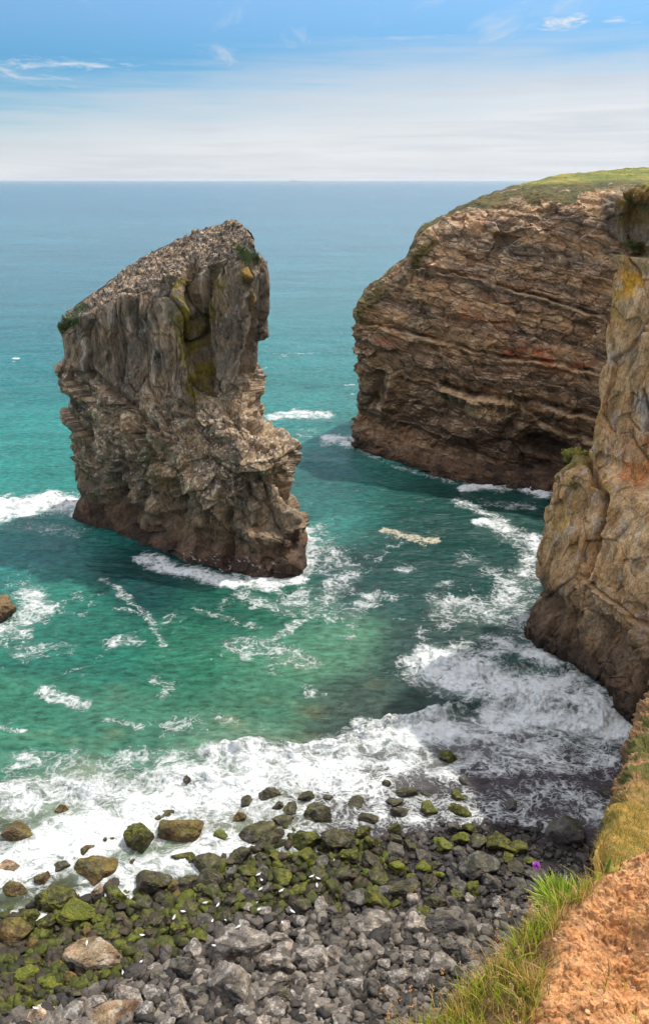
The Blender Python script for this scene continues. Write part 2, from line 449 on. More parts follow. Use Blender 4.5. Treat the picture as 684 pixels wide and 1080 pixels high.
    li2 = np.exp(-(seg_dist(px, py, [(226, 285), (222, 330), (232, 350)]) / 8) ** 2) * .7
    li3 = np.exp(-(seg_dist(px, py, [(257, 262), (262, 300), (272, 330), (264, 370)]) / 6) ** 2)
    ln = sstep(-.3, .3, fbm(x / .9, y / .9, z / 1.6, 4))
    C = mix(C, lin(118, 104, 30), np.clip((li + li2) * ln * 1.5, 0, .92) * fr)
    C = mix(C, lin(136, 108, 40), np.clip(li3 * ln * 1.2, 0, .85) * fr)
    gr_ = np.maximum(np.exp(-(seg_dist(px, py, [(255, 262), (262, 270)]) / 9) ** 2), np.exp(-(seg_dist(px, py, [(66, 342), (80, 330), (84, 322)]) / 7) ** 2))
    C = mix(C, lin(62, 78, 34), np.clip(gr_ * 1.3 * sstep(-.4, .2, ln), 0, .95) * fr)
    C = mix(C, lin(74, 80, 40), .5 * fr * np.exp(-(seg_dist(px, py, [(150, 475), (158, 510)]) / 12) ** 2))
    wetz = z + 2.2 * fbm(x / 3, y / 3, z / 2, 4)
    C = mix(C, lin(88, 66, 50), sstep(4.2, 2.2, wetz) * .8)
    C = mix(C, lin(50, 38, 32), sstep(2.0, .6, wetz) * .8)
    foamy = fr * np.exp(-(seg_dist(px, py, [(198, 585), (240, 596), (285, 596)]) / 9) ** 2) * sstep(.62, .85, ridged(x / 1.3, y / 1.3, z / .6, 2))
    C = mix(C, lin(205, 200, 192), np.clip(foamy * sstep(-.1, .4, fbm(x / .8, y / .8, z, 3)), 0, .7))
    V = P2.reshape(-1, 3); FC = grid_faces(NR, NC, True)
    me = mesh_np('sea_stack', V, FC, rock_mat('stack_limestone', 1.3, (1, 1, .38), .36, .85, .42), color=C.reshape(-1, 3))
    # cap over the crest
    o = new_obj('sea_stack', me)
    tag(o, 'tall leaning limestone sea stack with sloping bird covered top standing in green water', 'sea stack')
    return P2, N2, px, py, front
SP2, SN2, SPX, SPY, SFR = build_stack()

# ================================================================== HEADLAND
def build_headland():
    rows = [
     [(375,330,128),(386,308,130),(408,288,131),(432,272,131),(446,243,133),(480,224,136),(515,207,140),(545,197,150),(572,191,165),(600,184,180),(684,177,200),(790,172,200)],
     [(374,338,125.5),(388,318,124.5),(412,298,124),(434,281,124),(450,255,124),(482,240,123),(515,226,122),(548,214,121),(575,206,122),(605,204,122),(670,206,118),(790,210,112)],
     [(375,350,125),(392,338,123.5),(415,322,122),(438,304,121),(460,292,120),(490,285,119),(520,280,118),(550,275,117),(580,275,116),(610,270,115),(670,270,112),(790,270,106)],
     [(376,365,125),(394,358,122.5),(417,348,121),(440,340,120),(465,335,118.5),(495,332,117),(525,335,116),(555,338,115),(585,342,114),(615,345,113),(670,350,109),(790,350,103)],
     [(377,390,125),(396,388,122.5),(419,385,120.5),(443,382,119),(470,382,117.5),(500,385,116),(530,390,115),(560,393,114),(590,398,113),(620,400,111.5),(670,405,107),(790,400,101)],
     [(380,415,125.5),(398,418,123),(421,418,121),(446,420,119),(473,425,117),(503,430,115.5),(533,435,114),(563,440,113),(593,445,112),(623,450,110),(670,450,106),(790,450,100)],
     [(377,437,127.5),(398,446,124.5),(421,458,121.5),(446,467,118.5),(473,476,115.5),(503,485,113.5),(533,490,112),(563,493,111.5),(593,497,110.5),(623,500,108.5),(670,500,104),(790,500,98)],
     [(373,447,126),(396,458,121.6),(421,470,117.6),(446,480,114.2),(473,489,111),(503,497,108.6),(533,502,107),(563,506,106),(593,510,105),(623,512,104),(670,515,101),(790,515,95)],
     [(375,470,0),(396,480,0),(421,489,0),(446,497,0),(473,505,0),(503,511,0),(533,514,0),(563,517,0),(593,520,0),(623,522,0),(670,525,0),(790,530,0)],
    ]
    c = np.array([[atz(x, y) if Y == 0 else at(x, y, Y) for x, y, Y in r] for r in rows])
    left = []
    for dx, dy, k in ((62, 48, .95), (22, 28, .97), (3.5, 9, 1.0)):
        l = c[:, 0].copy(); l[:, 0] += dx; l[:, 1] += dy; l[:, 2] *= k
        if dx > 20:
            l[:, 2] = l[:, 2] * (1.15 if dx < 50 else 1.5)
        left.append(l)
    c = np.concatenate([np.stack(left, 1), c], 1)
    dirs = c[0][:, :2] / np.linalg.norm(c[0][:, :2], axis=1)[:, None]
    low = c[0][:, 2] < 36
    b1 = c[0].copy(); b1[:, :2] += dirs * np.where(low, 14, 60)[:, None]; b1[:, 0] += np.where(low, 8, 30); b1[:, 2] = np.where(low, b1[:, 2] * .75, b1[:, 2] - 1.5)
    b0 = b1.copy(); b0[:, :2] += dirs * np.where(low, 25, 400)[:, None]; b0[:, 0] += np.where(low, 25, 200); b0[:, 2] = np.where(low, -2, b0[:, 2] - 8)
    bot = c[-1].copy(); bot[:, 2] = -3
    c = np.concatenate([b0[None], b1[None], c, bot[None]], 0)
    NR, NC = 960, 1150
    rd = dens([.06, .12, .8, 1, 1.2, 1.1, 1, .9, .6, .6, .12], NR)
    cd = dens([.15, .25, .5, .9, .9, .9, 1.1, 1.2, 1.2, 1.2, 1.2, 1.1, 1.2, .3], NC)
    P = net(c, NR, NC, rd=rd, cd=cd); N = normals(P)
    x, y, z = P[..., 0], P[..., 1], P[..., 2]; px, py = proj(P)
    wx = x + 1.5 * fbm(x / 8, y / 8, z / 8, 3); wy = y + 1.5 * fbm(x / 8 + 9, y / 8, z / 8, 3)
    s = z + 0.19 * x + .8 * fbm(x / 14, y / 14, z / 12, 2)
    st = .6 * (strata(s, 6.1, .12, 1) - .5) + 0.45 * (strata(s + .4 * fbm(x / 3, y / 3, z / 3, 2), 2.3, .2, 2) - .5) + .22 * (strata(s, .8, .25, 5) - .5)
    f1, fe, rv, tl = voro(wx / 3.4, wy / 3.4, s / 2.0)
    g1, ge, gr, gt = voro(wx / 1.2 + 4, wy / 1.2, s / .75)
    D = st + .55 * (rv - .5) + .5 * tl - .12 * np.exp(-fe / .05) + .22 * (gr - .5) + .2 * gt - .08 * np.exp(-ge / .07) + 1.3 * fbm(x / 10, y / 10, z / 16, 3) + .30 * fbm(x / 2.5, y / 2.5, s / 2.4, 6, .62) + .7 * voro(wx / 6, wy / 6, s / 5)[3]
    top = sstep(2, -6, py - np.interp(px, [374, 388, 412, 434, 450, 482, 515, 548, 575, 605, 630, 684], [328, 311, 290, 275, 249, 231, 219, 214, 216, 218, 203, 199]) + 6 * fbm(x / 3, y / 3, z / 3, 3))
    rowc = rd[:, None] * np.ones_like(x)
    top = np.maximum(top, sstep(2.2, 1.9, rowc))
    plat = sstep(8.2, 8.6, rowc)
    D = D * (1 - .8 * top) * (1 - .72 * plat) + plat * (.45 * fbm(x, y, z, 5, .6) + .7 * (voro(x / 1.6, y / 1.6, z / 1.2)[3]))
    D = D + .35 * top * fbm(x / 2, y / 2, z / 2, 4)
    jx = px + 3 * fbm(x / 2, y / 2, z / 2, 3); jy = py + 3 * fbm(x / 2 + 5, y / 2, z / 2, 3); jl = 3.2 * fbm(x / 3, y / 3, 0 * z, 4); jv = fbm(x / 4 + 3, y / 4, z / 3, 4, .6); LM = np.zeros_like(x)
    def stamp(pts, wd, dep, ys=1.0):
        nonlocal D
        d = seg_dist(jx, jy, pts, ys)
        D = D + dep * np.exp(-(d / wd) ** 2)
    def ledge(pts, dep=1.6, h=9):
        """overhang: out above the line, undercut below it; LM marks the tread for a paler colour"""
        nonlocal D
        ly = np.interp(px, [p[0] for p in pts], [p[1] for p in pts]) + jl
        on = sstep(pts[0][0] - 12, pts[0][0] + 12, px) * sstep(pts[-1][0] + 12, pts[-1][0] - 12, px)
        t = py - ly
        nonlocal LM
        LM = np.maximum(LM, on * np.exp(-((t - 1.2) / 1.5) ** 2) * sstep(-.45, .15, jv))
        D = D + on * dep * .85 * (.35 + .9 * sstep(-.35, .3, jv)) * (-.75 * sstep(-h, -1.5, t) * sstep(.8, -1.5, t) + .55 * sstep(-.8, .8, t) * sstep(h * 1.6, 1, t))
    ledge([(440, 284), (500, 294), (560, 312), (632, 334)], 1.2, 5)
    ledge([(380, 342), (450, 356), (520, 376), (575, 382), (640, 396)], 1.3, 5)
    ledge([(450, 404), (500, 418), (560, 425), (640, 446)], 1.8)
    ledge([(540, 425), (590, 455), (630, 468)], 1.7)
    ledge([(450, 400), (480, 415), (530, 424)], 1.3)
    stamp([(400, 395), (395, 425)], 5, -1.6); stamp([(415, 400), (408, 430)], 5, .9)
    stamp([(562, 466), (590, 472)], 11, -3.0, 1.4)
    stamp([(520, 470), (545, 440), (550, 425)], 6, -1.8)
    stamp([(500, 425), (505, 450)], 8, 1.2); stamp([(570, 450), (600, 470)], 7, 1.0)
    stamp([(480, 470), (520, 482)], 8, -1.5)
    D = D - .25 * sstep(.45, .8, ridged(wx / 5, wy / 5, s / 4, 3)) * (1 - top) * (1 - plat)
    P2 = P + N * D[..., None]
    P2[..., 2] = np.where((z > .35) | (rowc < 9.75), np.maximum(P2[..., 2], .45 + .3 * fbm(x / 2, y / 2, 0 * z, 3)), P2[..., 2])
    N2 = normals(P2)
    c0 = lin(150, 120, 90); c1 = lin(180, 144, 106); c2 = lin(112, 92, 74)
    C = mix(c0, c1, sstep(-.4, .5, fbm(x / 5, y / 5, s / 2, 4)))
    C = mix(C, c2, .75 * sstep(-.05, .5, fbm(x / 4 + 6, y / 4, z / 4, 4)))
    C = mix(C, lin(146, 118, 96), .6 * sstep(.4, .8, strata(s, 1.7, .2, 7)))
    C = mix(C, lin(112, 100, 90), .5 * sstep(.55, .9, strata(s, 1.1, .2, 8)))
    C = C * (.78 + .42 * strata(s, 5.2, .08, 11))[..., None]
    C = C * (1 - .28 * sstep(17, 7, s - .19 * x))[..., None]  # lower face darkened, shade painted into the rock colour
    C = C * (0.82 + .36 * gr)[..., None] * (0.9 + .2 * rv)[..., None]
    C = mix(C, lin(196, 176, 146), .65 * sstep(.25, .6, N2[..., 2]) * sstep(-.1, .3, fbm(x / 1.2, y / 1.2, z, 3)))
    C = mix(C, lin(214, 182, 142), np.clip(LM * .75, 0, .8))  # thin paler lines along the ledge treads
    red = np.exp(-(seg_dist(px, py, [(490, 335), (530, 345)], 1.8) / 16) ** 2) * .5 + np.exp(-(seg_dist(px, py, [(545, 368), (570, 378), (610, 385)], 1.8) / 18) ** 2) + np.exp(-(seg_dist(px, py, [(400, 360), (460, 372)], 1.8) / 14) ** 2) * .4
    rn = sstep(-.2, .4, fbm(x / 2 + 3, y / 2, z / 1.4, 4))
    C = mix(C, lin(158, 88, 56), np.clip(red * rn, 0, .75))
    cre = np.exp(-(seg_dist(px, py, [(478, 415), (512, 430), (545, 425)], 1.2) / 12) ** 2)
    C = mix(C, lin(206, 180, 138), np.clip(cre * sstep(-.1, .35, fbm(x / .7, y / .7, z / 3, 3)), 0, .75))
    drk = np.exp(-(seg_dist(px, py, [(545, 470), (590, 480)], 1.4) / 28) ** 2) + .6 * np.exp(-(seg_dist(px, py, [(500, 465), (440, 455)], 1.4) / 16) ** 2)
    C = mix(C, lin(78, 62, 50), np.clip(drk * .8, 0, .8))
    # turf
    gn = fbm(x / 4, y / 4, z / 4, 5, .6)
    Gc = mix(lin(60, 64, 28), lin(96, 84, 44), sstep(-.4, .5, gn))
    fld = sstep(3, -3, py - np.interp(px, [560, 600, 640, 700], [196, 193, 191, 190]))
    Gc = mix(Gc, mix(lin(98, 108, 42), lin(140, 132, 60), sstep(-.3, .4, fbm(x / 7, y / 14, z, 4))), fld)
    C = mix(C, Gc, np.clip(top * sstep(-.15, .1, gn + .35 * fbm(x / 1.2, y / 1.2, z / 1.2, 3) + .75 * (N2[..., 2] - .42) + 1.5 * fld), 0, 1))
    ed = np.exp(-(seg_dist(px, py, [(376, 335), (405, 300), (436, 285), (452, 262)]) / 7) ** 2)
    C = mix(C, lin(96, 88, 44), np.clip(ed * 1.1 * sstep(-.3, .3, gn), 0, .85))
    C = mix(C, lin(84, 76, 68), .85 * sstep(628, 640, px) * sstep(203, 208, py) * sstep(250, 240, py))
    wetz = z + 1.8 * fbm(x / 3, y / 3, z / 2, 4)
    C = mix(C, lin(112, 90, 70), plat * .7)
    C = mix(C, lin(150, 130, 104), plat * .6 * sstep(2.6, 4, wetz))
    C = mix(C, lin(88, 68, 54), sstep(3.0, 1.0, wetz) * .75)
    C = mix(C, lin(48, 38, 32), sstep(.9, .2, wetz) * .8)
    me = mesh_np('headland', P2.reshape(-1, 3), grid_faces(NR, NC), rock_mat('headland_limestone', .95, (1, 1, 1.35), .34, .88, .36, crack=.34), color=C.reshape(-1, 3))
    o = new_obj('headland', me)
    tag(o, 'layered brown limestone headland across the bay with turf on top', 'headland', kind='structure')
    return P2, N2, px, py
HP2, HN2, HPX, HPY = build_headland()

# ================================================================== NEAR CLIFF (right)
def build_cliff():
    foot = [atz(556, 664), atz(562, 676), atz(577, 692), atz(602, 706), atz(632, 727), atz(650, 750), atz(668, 768), atz(690, 779), atz(740, 800), atz(830, 850)]
    foot = np.array(foot)[:, :2]
    extra_far = np.array([[95, 84], [48, 82], [27, 75]]); 
    foot = np.concatenate([extra_far, foot, [[25, 36], [22, 26], [19, 14]]], 0)
    # silhouette of the far corner: photograph heights
    sil = [(664, 556), (650, 555), (638, 558), (615, 569), (600, 563), (585, 563), (555, 569), (520, 579), (492, 588), (484, 600), (478, 619), (455, 622), (420, 630), (380, 636), (340, 640), (300, 645), (268, 654), (258, 652), (235, 650), (212, 651), (200, 656)]
    zs = []; xs = []
    for yy, xx in sil:
        Yd = 66.8 + .13 * (664 - yy) * .062
        p = atz(xx, yy) if yy == 664 else at(xx, yy, 66.8 + 4.5 * (664 - yy) / 464)
        zs.append(p[2]); xs.append(p[0])
    zs = np.array(zs); xs = np.array(xs)
    zl = np.concatenate([[-3], np.array([0, 1.3, 3, 5, 7, 9, 11.5, 14, 16.2, 17.3, 18.2, 20, 23, 26, 29, 32, 34.2, 35.2, 37.2, 38.6, 39.4])])
    X = np.interp(zl, zs, xs)
    dx = X - xs[0]; dy = 4.5 * np.clip(zl, 0, 40) / 40
    ctrl = []
    for i, zz in enumerate(zl[::-1]):
        k = len(zl) - 1 - i
        row = []
        for j, (fx, fy) in enumerate(foot):
            far = 1 if j >= 2 else .4
            h = zz
            # towards the camera the wall leans back more gently
            lean = 1.0 + .06 * max(0, j - 3)
            row.append((fx + dx[k] * far * lean, fy + dy[k], h))
        ctrl.append(row)
    ctrl = np.array(ctrl)
    t1 = ctrl[0].copy(); t1[:, 0] += 2.5; t1[:, 1] += .6; t1[:, 2] += 0.7
    t2 = t1 + np.array([3.5, .5, .3]); t3 = t2 + np.array([8, 0, .3]); t0 = t3 + np.array([60, 0, .5])
    ctrl = np.concatenate([t0[None], t3[None], t2[None], t1[None], ctrl], 0)
    NR, NC = 1000, 760
    rw = np.concatenate([[.3, .3, .5, .8], np.full(21, 1.0)])
    zz_ = ctrl[4:, 0, 2]; rw[4:] = np.maximum(np.abs(np.diff(zz_)), .8); rw[-1] = .6
    rd = dens(rw / 1.0, NR)
    cw = np.array([.15, .4, 1.2, 1, 1.2, 1.3, 1.4, 1.3, 1.2, 1, .8, .6, .3, .2, .2]); cd = dens(cw, NC)
    P = net(ctrl, NR, NC, rd=rd, cd=cd); N = normals(P)
    x, y, z = P[..., 0], P[..., 1], P[..., 2]; px, py = proj(P)
    wx = x + .8 * fbm(x / 5, y / 5, z / 5, 3); wy = y + .8 * fbm(x / 5 + 9, y / 5, z / 5, 3); wz = z + 1.0 * fbm(x / 5, y / 5 + 3, z / 5, 3)
    f1, fe, rv, tl = voro(wx / 3.6, wy / 3.6, (wz - .3 * wy) / 7)
    g1, ge, gr, gt = voro(wx / 1.6 + 4, wy / 1.6, wz / 3.2)
    h1, he, hr, ht = voro(wx / .6 + 4, wy / .6, wz / .9)
    low = sstep(12, 4, z + 2 * fbm(x / 5, y / 5, z / 5, 3))
    D = -.35 + .55 * (rv - .5) + (.4 + .35 * low) * tl - .2 * np.exp(-fe / .025) + (.2 + .35 * low) * (gr - .5) + .34 * gt - .04 * np.exp(-ge / .05) + (.06 + .15 * low) * (hr - .5) + .35 * fbm(x / 5, y / 5, z / 10, 4) + .35 * fbm(x / 1.4, y / 1.4, z / 3, 6, .66) + .35 * low * ridged(x / 2, y / 2, z / 2, 4)
    topm = sstep(39.2, 40.2, z + .4 * fbm(x / 2, y / 2, z / 2, 3))
    D = D * (1 - .7 * topm)
    jx = fbm(x / 1.5, y / 1.5, z / 1.5, 3); jy = fbm(x / 1.5 + 5, y / 1.5, z / 1.5, 3); jl = 2.0 * fbm(x / 2, y / 2, z / 2, 3)
    def stamp(pts, wd, dep, ys=1.0, j=2.0):
        nonlocal D
        d = seg_dist(px + j * jx, py + j * jy, pts, ys)
        D = D + dep * np.exp(-(d / wd) ** 2)
    def ledge(pts, dep=1.2, h=8):
        nonlocal D
        ly = np.interp(px, [p[0] for p in pts], [p[1] for p in pts]) + jl
        on = sstep(pts[0][0] - 6, pts[0][0] + 6, px) * sstep(pts[-1][0] + 40, pts[-1][0] + 20, px)
        t = py - ly
        D = D + on * dep * (-.7 * sstep(-h, -1, t) * sstep(1, -1, t) + .5 * sstep(-1, 1, t) * sstep(h * 1.6, 1, t))
    stamp([(612, 470), (622, 490), (632, 520), (636, 550), (630, 565)], 3, -2.2, j=4)
    stamp([(630, 565), (624, 590), (616, 612)], 3, -1.0)
    ledge([(612, 608), (640, 632), (665, 655), (700, 680)], .8, 5)
    stamp([(677, 412), (683, 440), (680, 455), (700, 462)], 1.6, -.7, j=1)
    stamp([(662, 415), (655, 440), (672, 455)], 1.5, -.4, j=1)
    ledge([(652, 268), (700, 275)], 1.8, 12)
    stamp([(668, 640), (690, 700)], 4, -.8); stamp([(684, 700), (668, 760)], 3.5, -1.6)
    stamp([(645, 690), (655, 730)], 6, .5); stamp([(590, 680), (600, 640)], 7, .5)
    stamp([(562, 612), (580, 640)], 5, -.6)
    P2 = P + N * (D * sstep(-3, -1, z))[..., None]
    N2 = normals(P2)
    C = mix(lin(186, 150, 108), lin(214, 180, 136), sstep(-.4, .4, fbm(x / 3, y / 3, z / 6, 4)))
    C = mix(C, lin(150, 126, 98), .6 * sstep(-.05, .4, fbm(x / 2 + 6, y / 2, z / 4, 4)))
    C = mix(C, lin(150, 112, 60), .55 * sstep(.05, .45, fbm(x / 1.3 + 2, y / 1.3, z / 3.5, 4)))
    C = mix(C, lin(190, 184, 176), .5 * sstep(.15, .5, fbm(x / .8 + 2, y / .8, z / 2.5, 4)))
    C = mix(C, lin(128, 98, 74), .35 * low)
    C = mix(C, lin(100, 82, 68), .75 * sstep(9, 3.5, z + 3 * fbm(x / 3, y / 3, z / 3, 4)))
    C = C * (.88 + .24 * gr)[..., None]
    n_ = fbm(x / 1.4, y / 1.4, z / 1.4, 4)
    yel = np.exp(-(seg_dist(px, py, [(668, 288), (658, 302)], 1.0) / 13) ** 2) * sstep(-.35, .1, n_)
    C = mix(C, lin(204, 152, 34), np.clip(yel * 1.2, 0, .9))
    yel2 = np.exp(-(seg_dist(px, py, [(645, 310), (650, 340)]) / 9) ** 2) + .8 * np.exp(-(seg_dist(px, py, [(622, 430), (624, 480), (640, 520)]) / 9) ** 2) + .8 * np.exp(-(seg_dist(px, py, [(595, 500), (590, 560)]) / 14) ** 2)
    C = mix(C, lin(172, 140, 62), np.clip(yel2 * sstep(-.2, .3, n_), 0, .6))
    org = np.exp(-(seg_dist(px, py, [(676, 400), (680, 430), (682, 470), (676, 500)]) / 12) ** 2) * sstep(455, 462, py + 0 * px) + .8 * np.exp(-(seg_dist(px, py, [(660, 455), (656, 500)]) / 6) ** 2)
    C = mix(C, lin(204, 130, 74), np.clip(org * sstep(-.4, .2, n_), 0, .7))
    sl_ = np.exp(-(seg_dist(px, py, [(675, 425), (684, 450)]) / 10) ** 2)
    C = mix(C, lin(150, 146, 140), np.clip(sl_ * .9, 0, .8))
    rim = sstep(250, 232, py) * sstep(-.4, .2, fbm(x / 1.2, y / 1.2, z / 1.2, 4) + .1)
    C = mix(C, lin(104, 96, 88), .8 * sstep(268, 262, py))
    C = mix(C, mix(lin(120, 92, 44), lin(86, 88, 40), sstep(-.2, .3, n_)), rim * .9)
    C = mix(C, mix(lin(96, 100, 44), lin(140, 130, 60), sstep(-.2, .3, n_)), topm)
    tuft = np.exp(-(seg_dist(px, py, [(592, 487), (612, 482)]) / 8) ** 2)
    C = mix(C, lin(112, 110, 48), np.clip(tuft, 0, .8))
    tuft = np.exp(-(seg_dist(px, py, [(650, 266), (665, 264)]) / 5) ** 2)
    C = mix(C, lin(84, 92, 40), np.clip(tuft, 0, .8))
    wetz = z + .8 * fbm(x / 2, y / 2, 0 * z, 3)
    C = mix(C, lin(74, 60, 50), sstep(3.4, 1.8, wetz) * .8)
    C = mix(C, lin(42, 36, 32), sstep(1.2, .3, wetz) * .8)
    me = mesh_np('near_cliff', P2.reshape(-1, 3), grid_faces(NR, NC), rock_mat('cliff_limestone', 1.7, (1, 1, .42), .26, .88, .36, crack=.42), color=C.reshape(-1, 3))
    o = new_obj('cliff', me)
    tag(o, 'sheer ochre limestone cliff with yellow lichen dropping into the surf', 'cliff', kind='structure')
    return P2, N2, px, py
CP2, CN2, CPX, CPY = build_cliff()

# ================================================================== SEA FLOOR / BEACH
def shore_y(px):
    return np.interp(px, [-200, 0, 60, 130, 200, 250, 300, 350, 440, 520, 570, 640, 800], [1015, 984, 964, 948, 932, 908, 893, 893, 888, 882, 885, 890, 900])
SH = np.array([atz(a, float(shore_y(a))) for a in np.linspace(-260, 1000, 90)])
def beach_z(x, y):
    ys = np.interp(x, SH[:, 0], SH[:, 1])
    d = ys - y
    z = np.where(d > 0, .115 * d, .09 * d)
    return z + .22 * fbm(x / 3, y / 3, 0 * x, 3) * sstep(-6, 3, d) + .05 * fbm(x / .7, y / .7, 0 * x, 2)
def build_beach():
    ys = np.linspace(3, 70, 560); xs = np.linspace(-75, 45, 800)
    X, Y = np.meshgrid(xs, ys); Z = np.maximum(beach_z(X, Y), -3)
    n = fbm(X / 2, Y / 2, 0 * X, 4); d = np.interp(X, SH[:, 0], SH[:, 1]) - Y
    C = mix(lin(44, 41, 39), lin(58, 54, 51), sstep(2, 9, d + 2 * n))
    C = mix(C, lin(38, 34, 33), sstep(2.5, -1, d + 1.5 * n))
    ppx, ppy = proj(np.stack([X, Y, Z], -1))
    C = mix(C, lin(66, 64, 30), .6 * sstep(420, 260, ppx) * sstep(7, 2, d) * sstep(-.3, .3, n))
    ys2 = ys[::-1]
    V = np.stack([X, Y, Z], -1)
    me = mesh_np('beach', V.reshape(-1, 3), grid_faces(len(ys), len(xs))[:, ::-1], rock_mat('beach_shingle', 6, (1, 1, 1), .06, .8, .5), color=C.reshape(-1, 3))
    tag(new_obj('beach', me), 'dark wet shingle beach below the cliffs', 'beach', kind='structure')
build_beach()

# ================================================================== SEA
FOAM = [  # (points, radius px, strength)
    ([(-60, 545), (0, 540), (45, 531), (78, 533)], 15, 1.05), ([(20, 552), (85, 562)], 12, .45), ([(-40, 530), (60, 528)], 9, .7),
    ([(152, 590), (185, 600), (235, 612), (290, 615), (316, 612)], 10, .92), ([(318, 602), (328, 582), (322, 560)], 12, .75),
    ([(300, 635), (345, 630), (365, 605), (345, 580)], 24, .52), ([(330, 560), (350, 600)], 26, .45),
    ([(285, 440), (310, 437), (345, 437)], 7, .72), ([(345, 463), (378, 466)], 9, .85), ([(275, 470), (330, 455)], 8, .4), ([(290, 375), (340, 370)], 5, .35), ([(255, 392), (280, 388)], 4, .4),
    ([(490, 513), (520, 514), (545, 511), (575, 520)], 7, .95), ([(380, 476), (415, 492), (480, 508)], 4, .5), ([(510, 530), (560, 535)], 8, .5), ([(480, 528), (520, 545), (548, 572)], 7, .6),
    ([(110, 612), (140, 635), (160, 655), (172, 682)], 6, .52), ([(235, 690), (290, 672), (350, 640)], 6, .5), ([(120, 640), (165, 655)], 4, .42),
    ([(205, 640), (240, 655), (275, 662)], 6, .45), ([(160, 720), (185, 722), (172, 735)], 6, .5), ([(45, 728), (70, 738), (88, 742)], 9, .68),
    ([(0, 765), (25, 772)], 5, .66), ([(110, 760), (150, 768)], 5, .45), ([(60, 640), (90, 650)], 5, .4), ([(215, 760), (225, 745)], 4, .3), ([(160, 700), (230, 700)], 5, .35),
    ([(255, 625), (300, 645), (360, 640)], 12, .5), ([(385, 590), (395, 640)], 14, .25), ([(130, 670), (100, 700), (60, 715)], 4, .4),
    ([(-20, 668), (20, 662), (42, 640), (30, 625)], 17, .72), ([(0, 620), (40, 600)], 10, .35),
    ([(505, 550), (530, 552)], 7, .95), ([(530, 560), (562, 572), (558, 590)], 14, .66), ([(470, 640), (520, 645), (565, 600)], 24, .62),
    ([(500, 690), (540, 675), (556, 640)], 24, .60), ([(470, 660), (500, 650)], 14, .45), ([(490, 590), (560, 620)], 16, .45),
    ([(462, 705), (490, 712), (540, 730), (600, 735), (655, 770)], 32, 1.08), ([(455, 700), (480, 712)], 12, 1.0), ([(560, 690), (580, 700)], 18, .9),
    ([(400, 780), (480, 772), (560, 758), (640, 770)], 22, 1.05), ([(225, 795), (300, 800), (400, 778)], 17, .95), ([(380, 765), (470, 755)], 10, .8),
    ([(-40, 850), (60, 835), (150, 830), (280, 805)], 30, .8), ([(-60, 935), (40, 905), (120, 865), (230, 840), (360, 815)], 44, 1.0), ([(-40, 800), (100, 805), (200, 795)], 20, .52),
    ([(250, 855), (330, 845), (400, 825)], 28, .74), ([(400, 815), (520, 805), (650, 790)], 36, .74), ([(350, 862), (480, 855), (620, 835)], 36, .68), ([(560, 872), (650, 850)], 24, .7), ([(640, 775), (700, 790)], 16, .4),
    ([(100, 925), (190, 912), (240, 890), (320, 880)], 26, .88), ([(0, 985), (60, 960), (140, 942)], 24, .88), ([(420, 890), (520, 885)], 10, .5),
]
SCUM = [([(406, 561), (420, 563), (440, 568), (460, 569)], 6.0, .62), ([(440, 572), (446, 577)], 4, .45)]
WCOL = [  # px, py, sRGB of the water, stack and cliff shade painted in
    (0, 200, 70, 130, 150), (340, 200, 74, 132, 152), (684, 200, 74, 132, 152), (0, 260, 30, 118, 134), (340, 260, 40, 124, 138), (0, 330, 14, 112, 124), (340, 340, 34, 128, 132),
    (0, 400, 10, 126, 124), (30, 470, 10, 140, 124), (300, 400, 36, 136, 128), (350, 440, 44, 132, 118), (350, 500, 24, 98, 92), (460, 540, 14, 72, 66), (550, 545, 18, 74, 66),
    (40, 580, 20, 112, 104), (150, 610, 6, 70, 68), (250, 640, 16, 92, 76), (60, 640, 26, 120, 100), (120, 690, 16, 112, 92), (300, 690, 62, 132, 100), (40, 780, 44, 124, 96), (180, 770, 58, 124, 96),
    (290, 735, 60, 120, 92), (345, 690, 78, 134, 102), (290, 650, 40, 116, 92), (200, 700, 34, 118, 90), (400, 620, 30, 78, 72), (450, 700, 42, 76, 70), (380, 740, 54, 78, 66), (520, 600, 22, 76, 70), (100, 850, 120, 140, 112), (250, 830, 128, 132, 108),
    (400, 830, 96, 92, 90), (560, 820, 86, 76, 82), (640, 850, 84, 74, 80), (450, 870, 76, 70, 72), (0, 950, 84, 92, 62), (560, 700, 40, 84, 76), (620, 740, 60, 80, 76), (220, 800, 96, 134, 108), (130, 775, 60, 126, 100),
]
